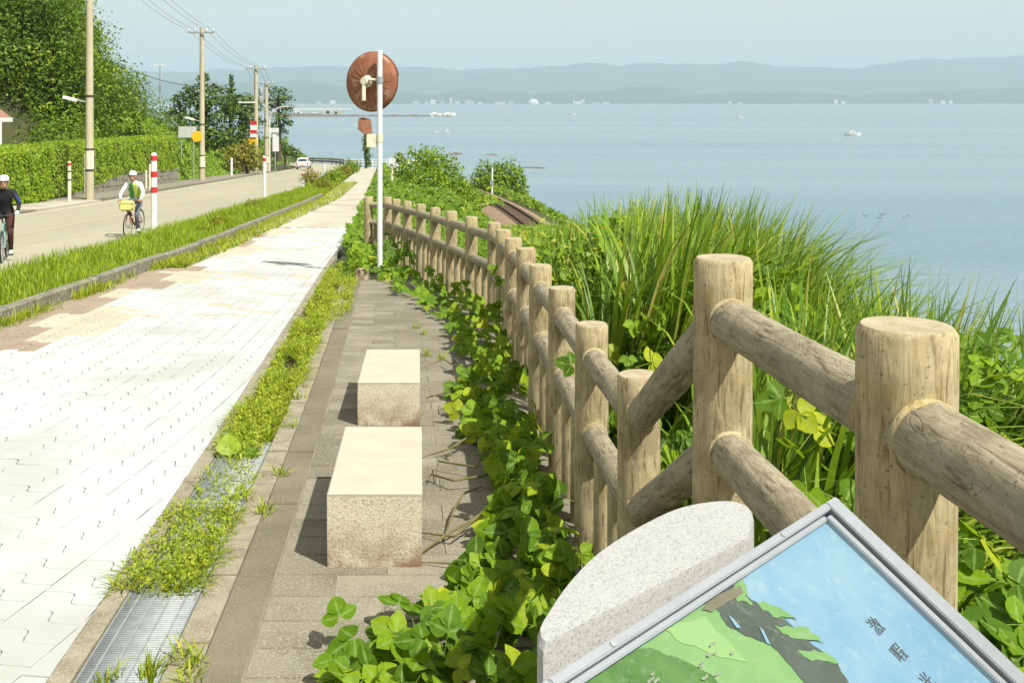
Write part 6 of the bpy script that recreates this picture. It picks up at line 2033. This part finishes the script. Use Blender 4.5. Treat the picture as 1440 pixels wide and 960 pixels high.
# the heart-shaped leaf pair in the gutter weeds
t = thing('heart_leaf_plant', 'pair of big bright heart-shaped leaves in the gutter weeds', 'plant', P3(332,648,6.05))
hm = bpy.data.meshes.new('leaf'); hm.from_pydata((LV*np.array([1.25,1,1])).tolist(), [], LF.tolist()); hm.materials.append(M['bank'])
for (u_, v_, s, rot) in ((322,640,0.13,(R(62),0,R(20))),(340,650,0.12,(R(40),R(25),R(-30))),(352,645,0.09,(R(55),R(-10),R(-70)))):
    o = bpy.data.objects.new('leaf', hm); col.objects.link(o); o.parent = t
    o.location = Vector(P3(u_, v_, 6.05)) - root_loc(t); o.rotation_euler = rot; o.scale = (s, s, s)

# ------------------------------------------------------------------ tall grass beyond the fence
TOP = lin((735,312),(770,298),(800,290),(835,276),(870,264),(920,258),(980,260),(1035,263),(1070,285),(1105,330),(1180,358),(1300,372),(1380,384),(1450,396),(1600,412))
def tall(n, u0, u1, d0, d1, hmin, hmax, wscale, name, label, droopy=(0.05,0.6), keep=0.0):
    u = U(u0, u1, n); d = U(d0, d1, n)
    x = (u-U0)/FP*d
    ok = x > FX(d) + 0.25
    u, d, x = u[ok], d[ok], x[ok]; n = len(u)
    # clumped
    cx_ = np.round(x*2.2)/2.2 + 0.18*np.sin(np.round(x*2.2)*7+np.round(d*1.6)*3); cd_ = np.round(d*1.6)/1.6
    x = x*0.45 + cx_*0.55 + rng.normal(size=n)*0.06; d2 = d*0.45 + cd_*0.55 + rng.normal(size=n)*0.06
    x = np.maximum(x, FX(d2) + 0.45)
    zb = T(x, d2)
    ztop = -(TOP(U0 + x/d2*FP) - V0)/FP*d2
    full = np.clip(ztop - zb, hmin, hmax)
    lean = U(0.02, 0.22, n); dr = U(*droopy, n)
    L = full*U(0.70, 1.06, n)*(1 + 0.45*dr)
    head = np.arctan2(d2 - cd_ + rng.normal(size=n)*0.1, x - cx_ + rng.normal(size=n)*0.1)
    near_f = (x - FX(d2)) < 1.5
    head = np.where(near_f & (np.cos(head) < 0.1), np.pi - head + 0.3, head)
    o = blades(name, np.stack([x, d2, zb-0.02], 1), L, head, lean, dr, U(0.022,0.050,n)*wscale, M['tallgrass'], segs=6)
    tag(o, label, 'grass', None, 'stuff')
tall(6200, 825, 1095, 6.0, 12.0, 0.9, 2.1, 1.3, 'tall_grass', 'tall arching grass clumps standing behind the fence against the sea')
tall(4200, 725, 850, 8.5, 14.0, 0.5, 1.5, 0.8, 'tall_grass', 'finer tall grass between the fence and the railway')
tall(5200, 1040, 1620, 3.6, 8.0, 0.6, 1.7, 1.0, 'tall_grass', 'tall grass behind the thick posts towards the right edge')
tall(1500, 860, 1500, 3.0, 6.0, 0.4, 1.0, 1.0, 'tall_grass', 'low grass tufts among the vine leaves behind the rails', (0.3,0.8))

# broad yellow-green leaves of shrubs and creepers among the grass
def among(n, u0, u1, d0, d1, f0, f1, size, mat, label, tv=CARD_V, tf=CARD_F):
    u = U(u0, u1, n); d = U(d0, d1, n); x = (u-U0)/FP*d
    ok = x > FX(d) + 0.30
    u, d, x = u[ok], d[ok], x[ok]; n = len(u)
    zb = T(x, d); zt = -(TOP(u)-V0)/FP*d
    z = zb + np.clip(zt-zb, 0.4, 2.0)*U(f0, f1, n)*(0.85+0.18*vnoise(x*2, d*2, 1.0, 2))
    clump = vnoise(x*1.6, d*1.6, 1.0, 9) > -0.15
    x, d, z = x[clump], d[clump], z[clump]; n = len(x)
    o = scatter('creeper_leaves', np.stack([x,d,z],1), sunny(n, 0.5), U(size[0], size[1], n), mat, tv, tf)
    tag(o, label, 'leaves', None, 'stuff')
among(9000, 730, 900, 8.0, 13.5, 0.35, 0.98, (0.05,0.11), M['bank'], 'yellow-green leafy creeper among the fine grass near the railway')
among(1500, 880, 1120, 5.0, 9.0, 0.2, 0.75, (0.06,0.10), M['kudzu'], 'vine leaves climbing in the tall grass clumps', TRI_V, TRI_F)
among(2400, 1060, 1560, 3.5, 6.8, 0.25, 0.90, (0.055,0.10), M['kudzu'], 'vine leaves climbing in the grass behind the thick posts', TRI_V, TRI_F)
among(60, 850, 1080, 6.0, 9.0, 0.45, 0.85, (0.08,0.12), M['weed'], 'few bright yellow creeper leaves high in the grass', TRI_V, TRI_F)

# ------------------------------------------------------------------ the hazy air over the bay
hz = MB(); hz.box(-16600, 16600, -700, 16600, SEA-4.2, 640)
o = hz.build('haze', None, sharp=None)
mh = bpy.data.materials.new('haze_air'); mh.use_nodes = True
nt = mh.node_tree; nt.nodes.clear()
ho = nt.nodes.new('ShaderNodeOutputMaterial'); hv = nt.nodes.new('ShaderNodeVolumePrincipled')
hv.inputs['Color'].default_value = (0.585, 0.79, 0.955, 1)
hv.inputs['Density'].default_value = 1.5e-4
hv.inputs['Anisotropy'].default_value = 0.0
nt.links.new(hv.outputs['Volume'], ho.inputs['Volume'])
o.data.materials.clear(); o.data.materials.append(mh)
o['kind'] = 'stuff'; o['label'] = 'pale blue haze hanging over the bay'
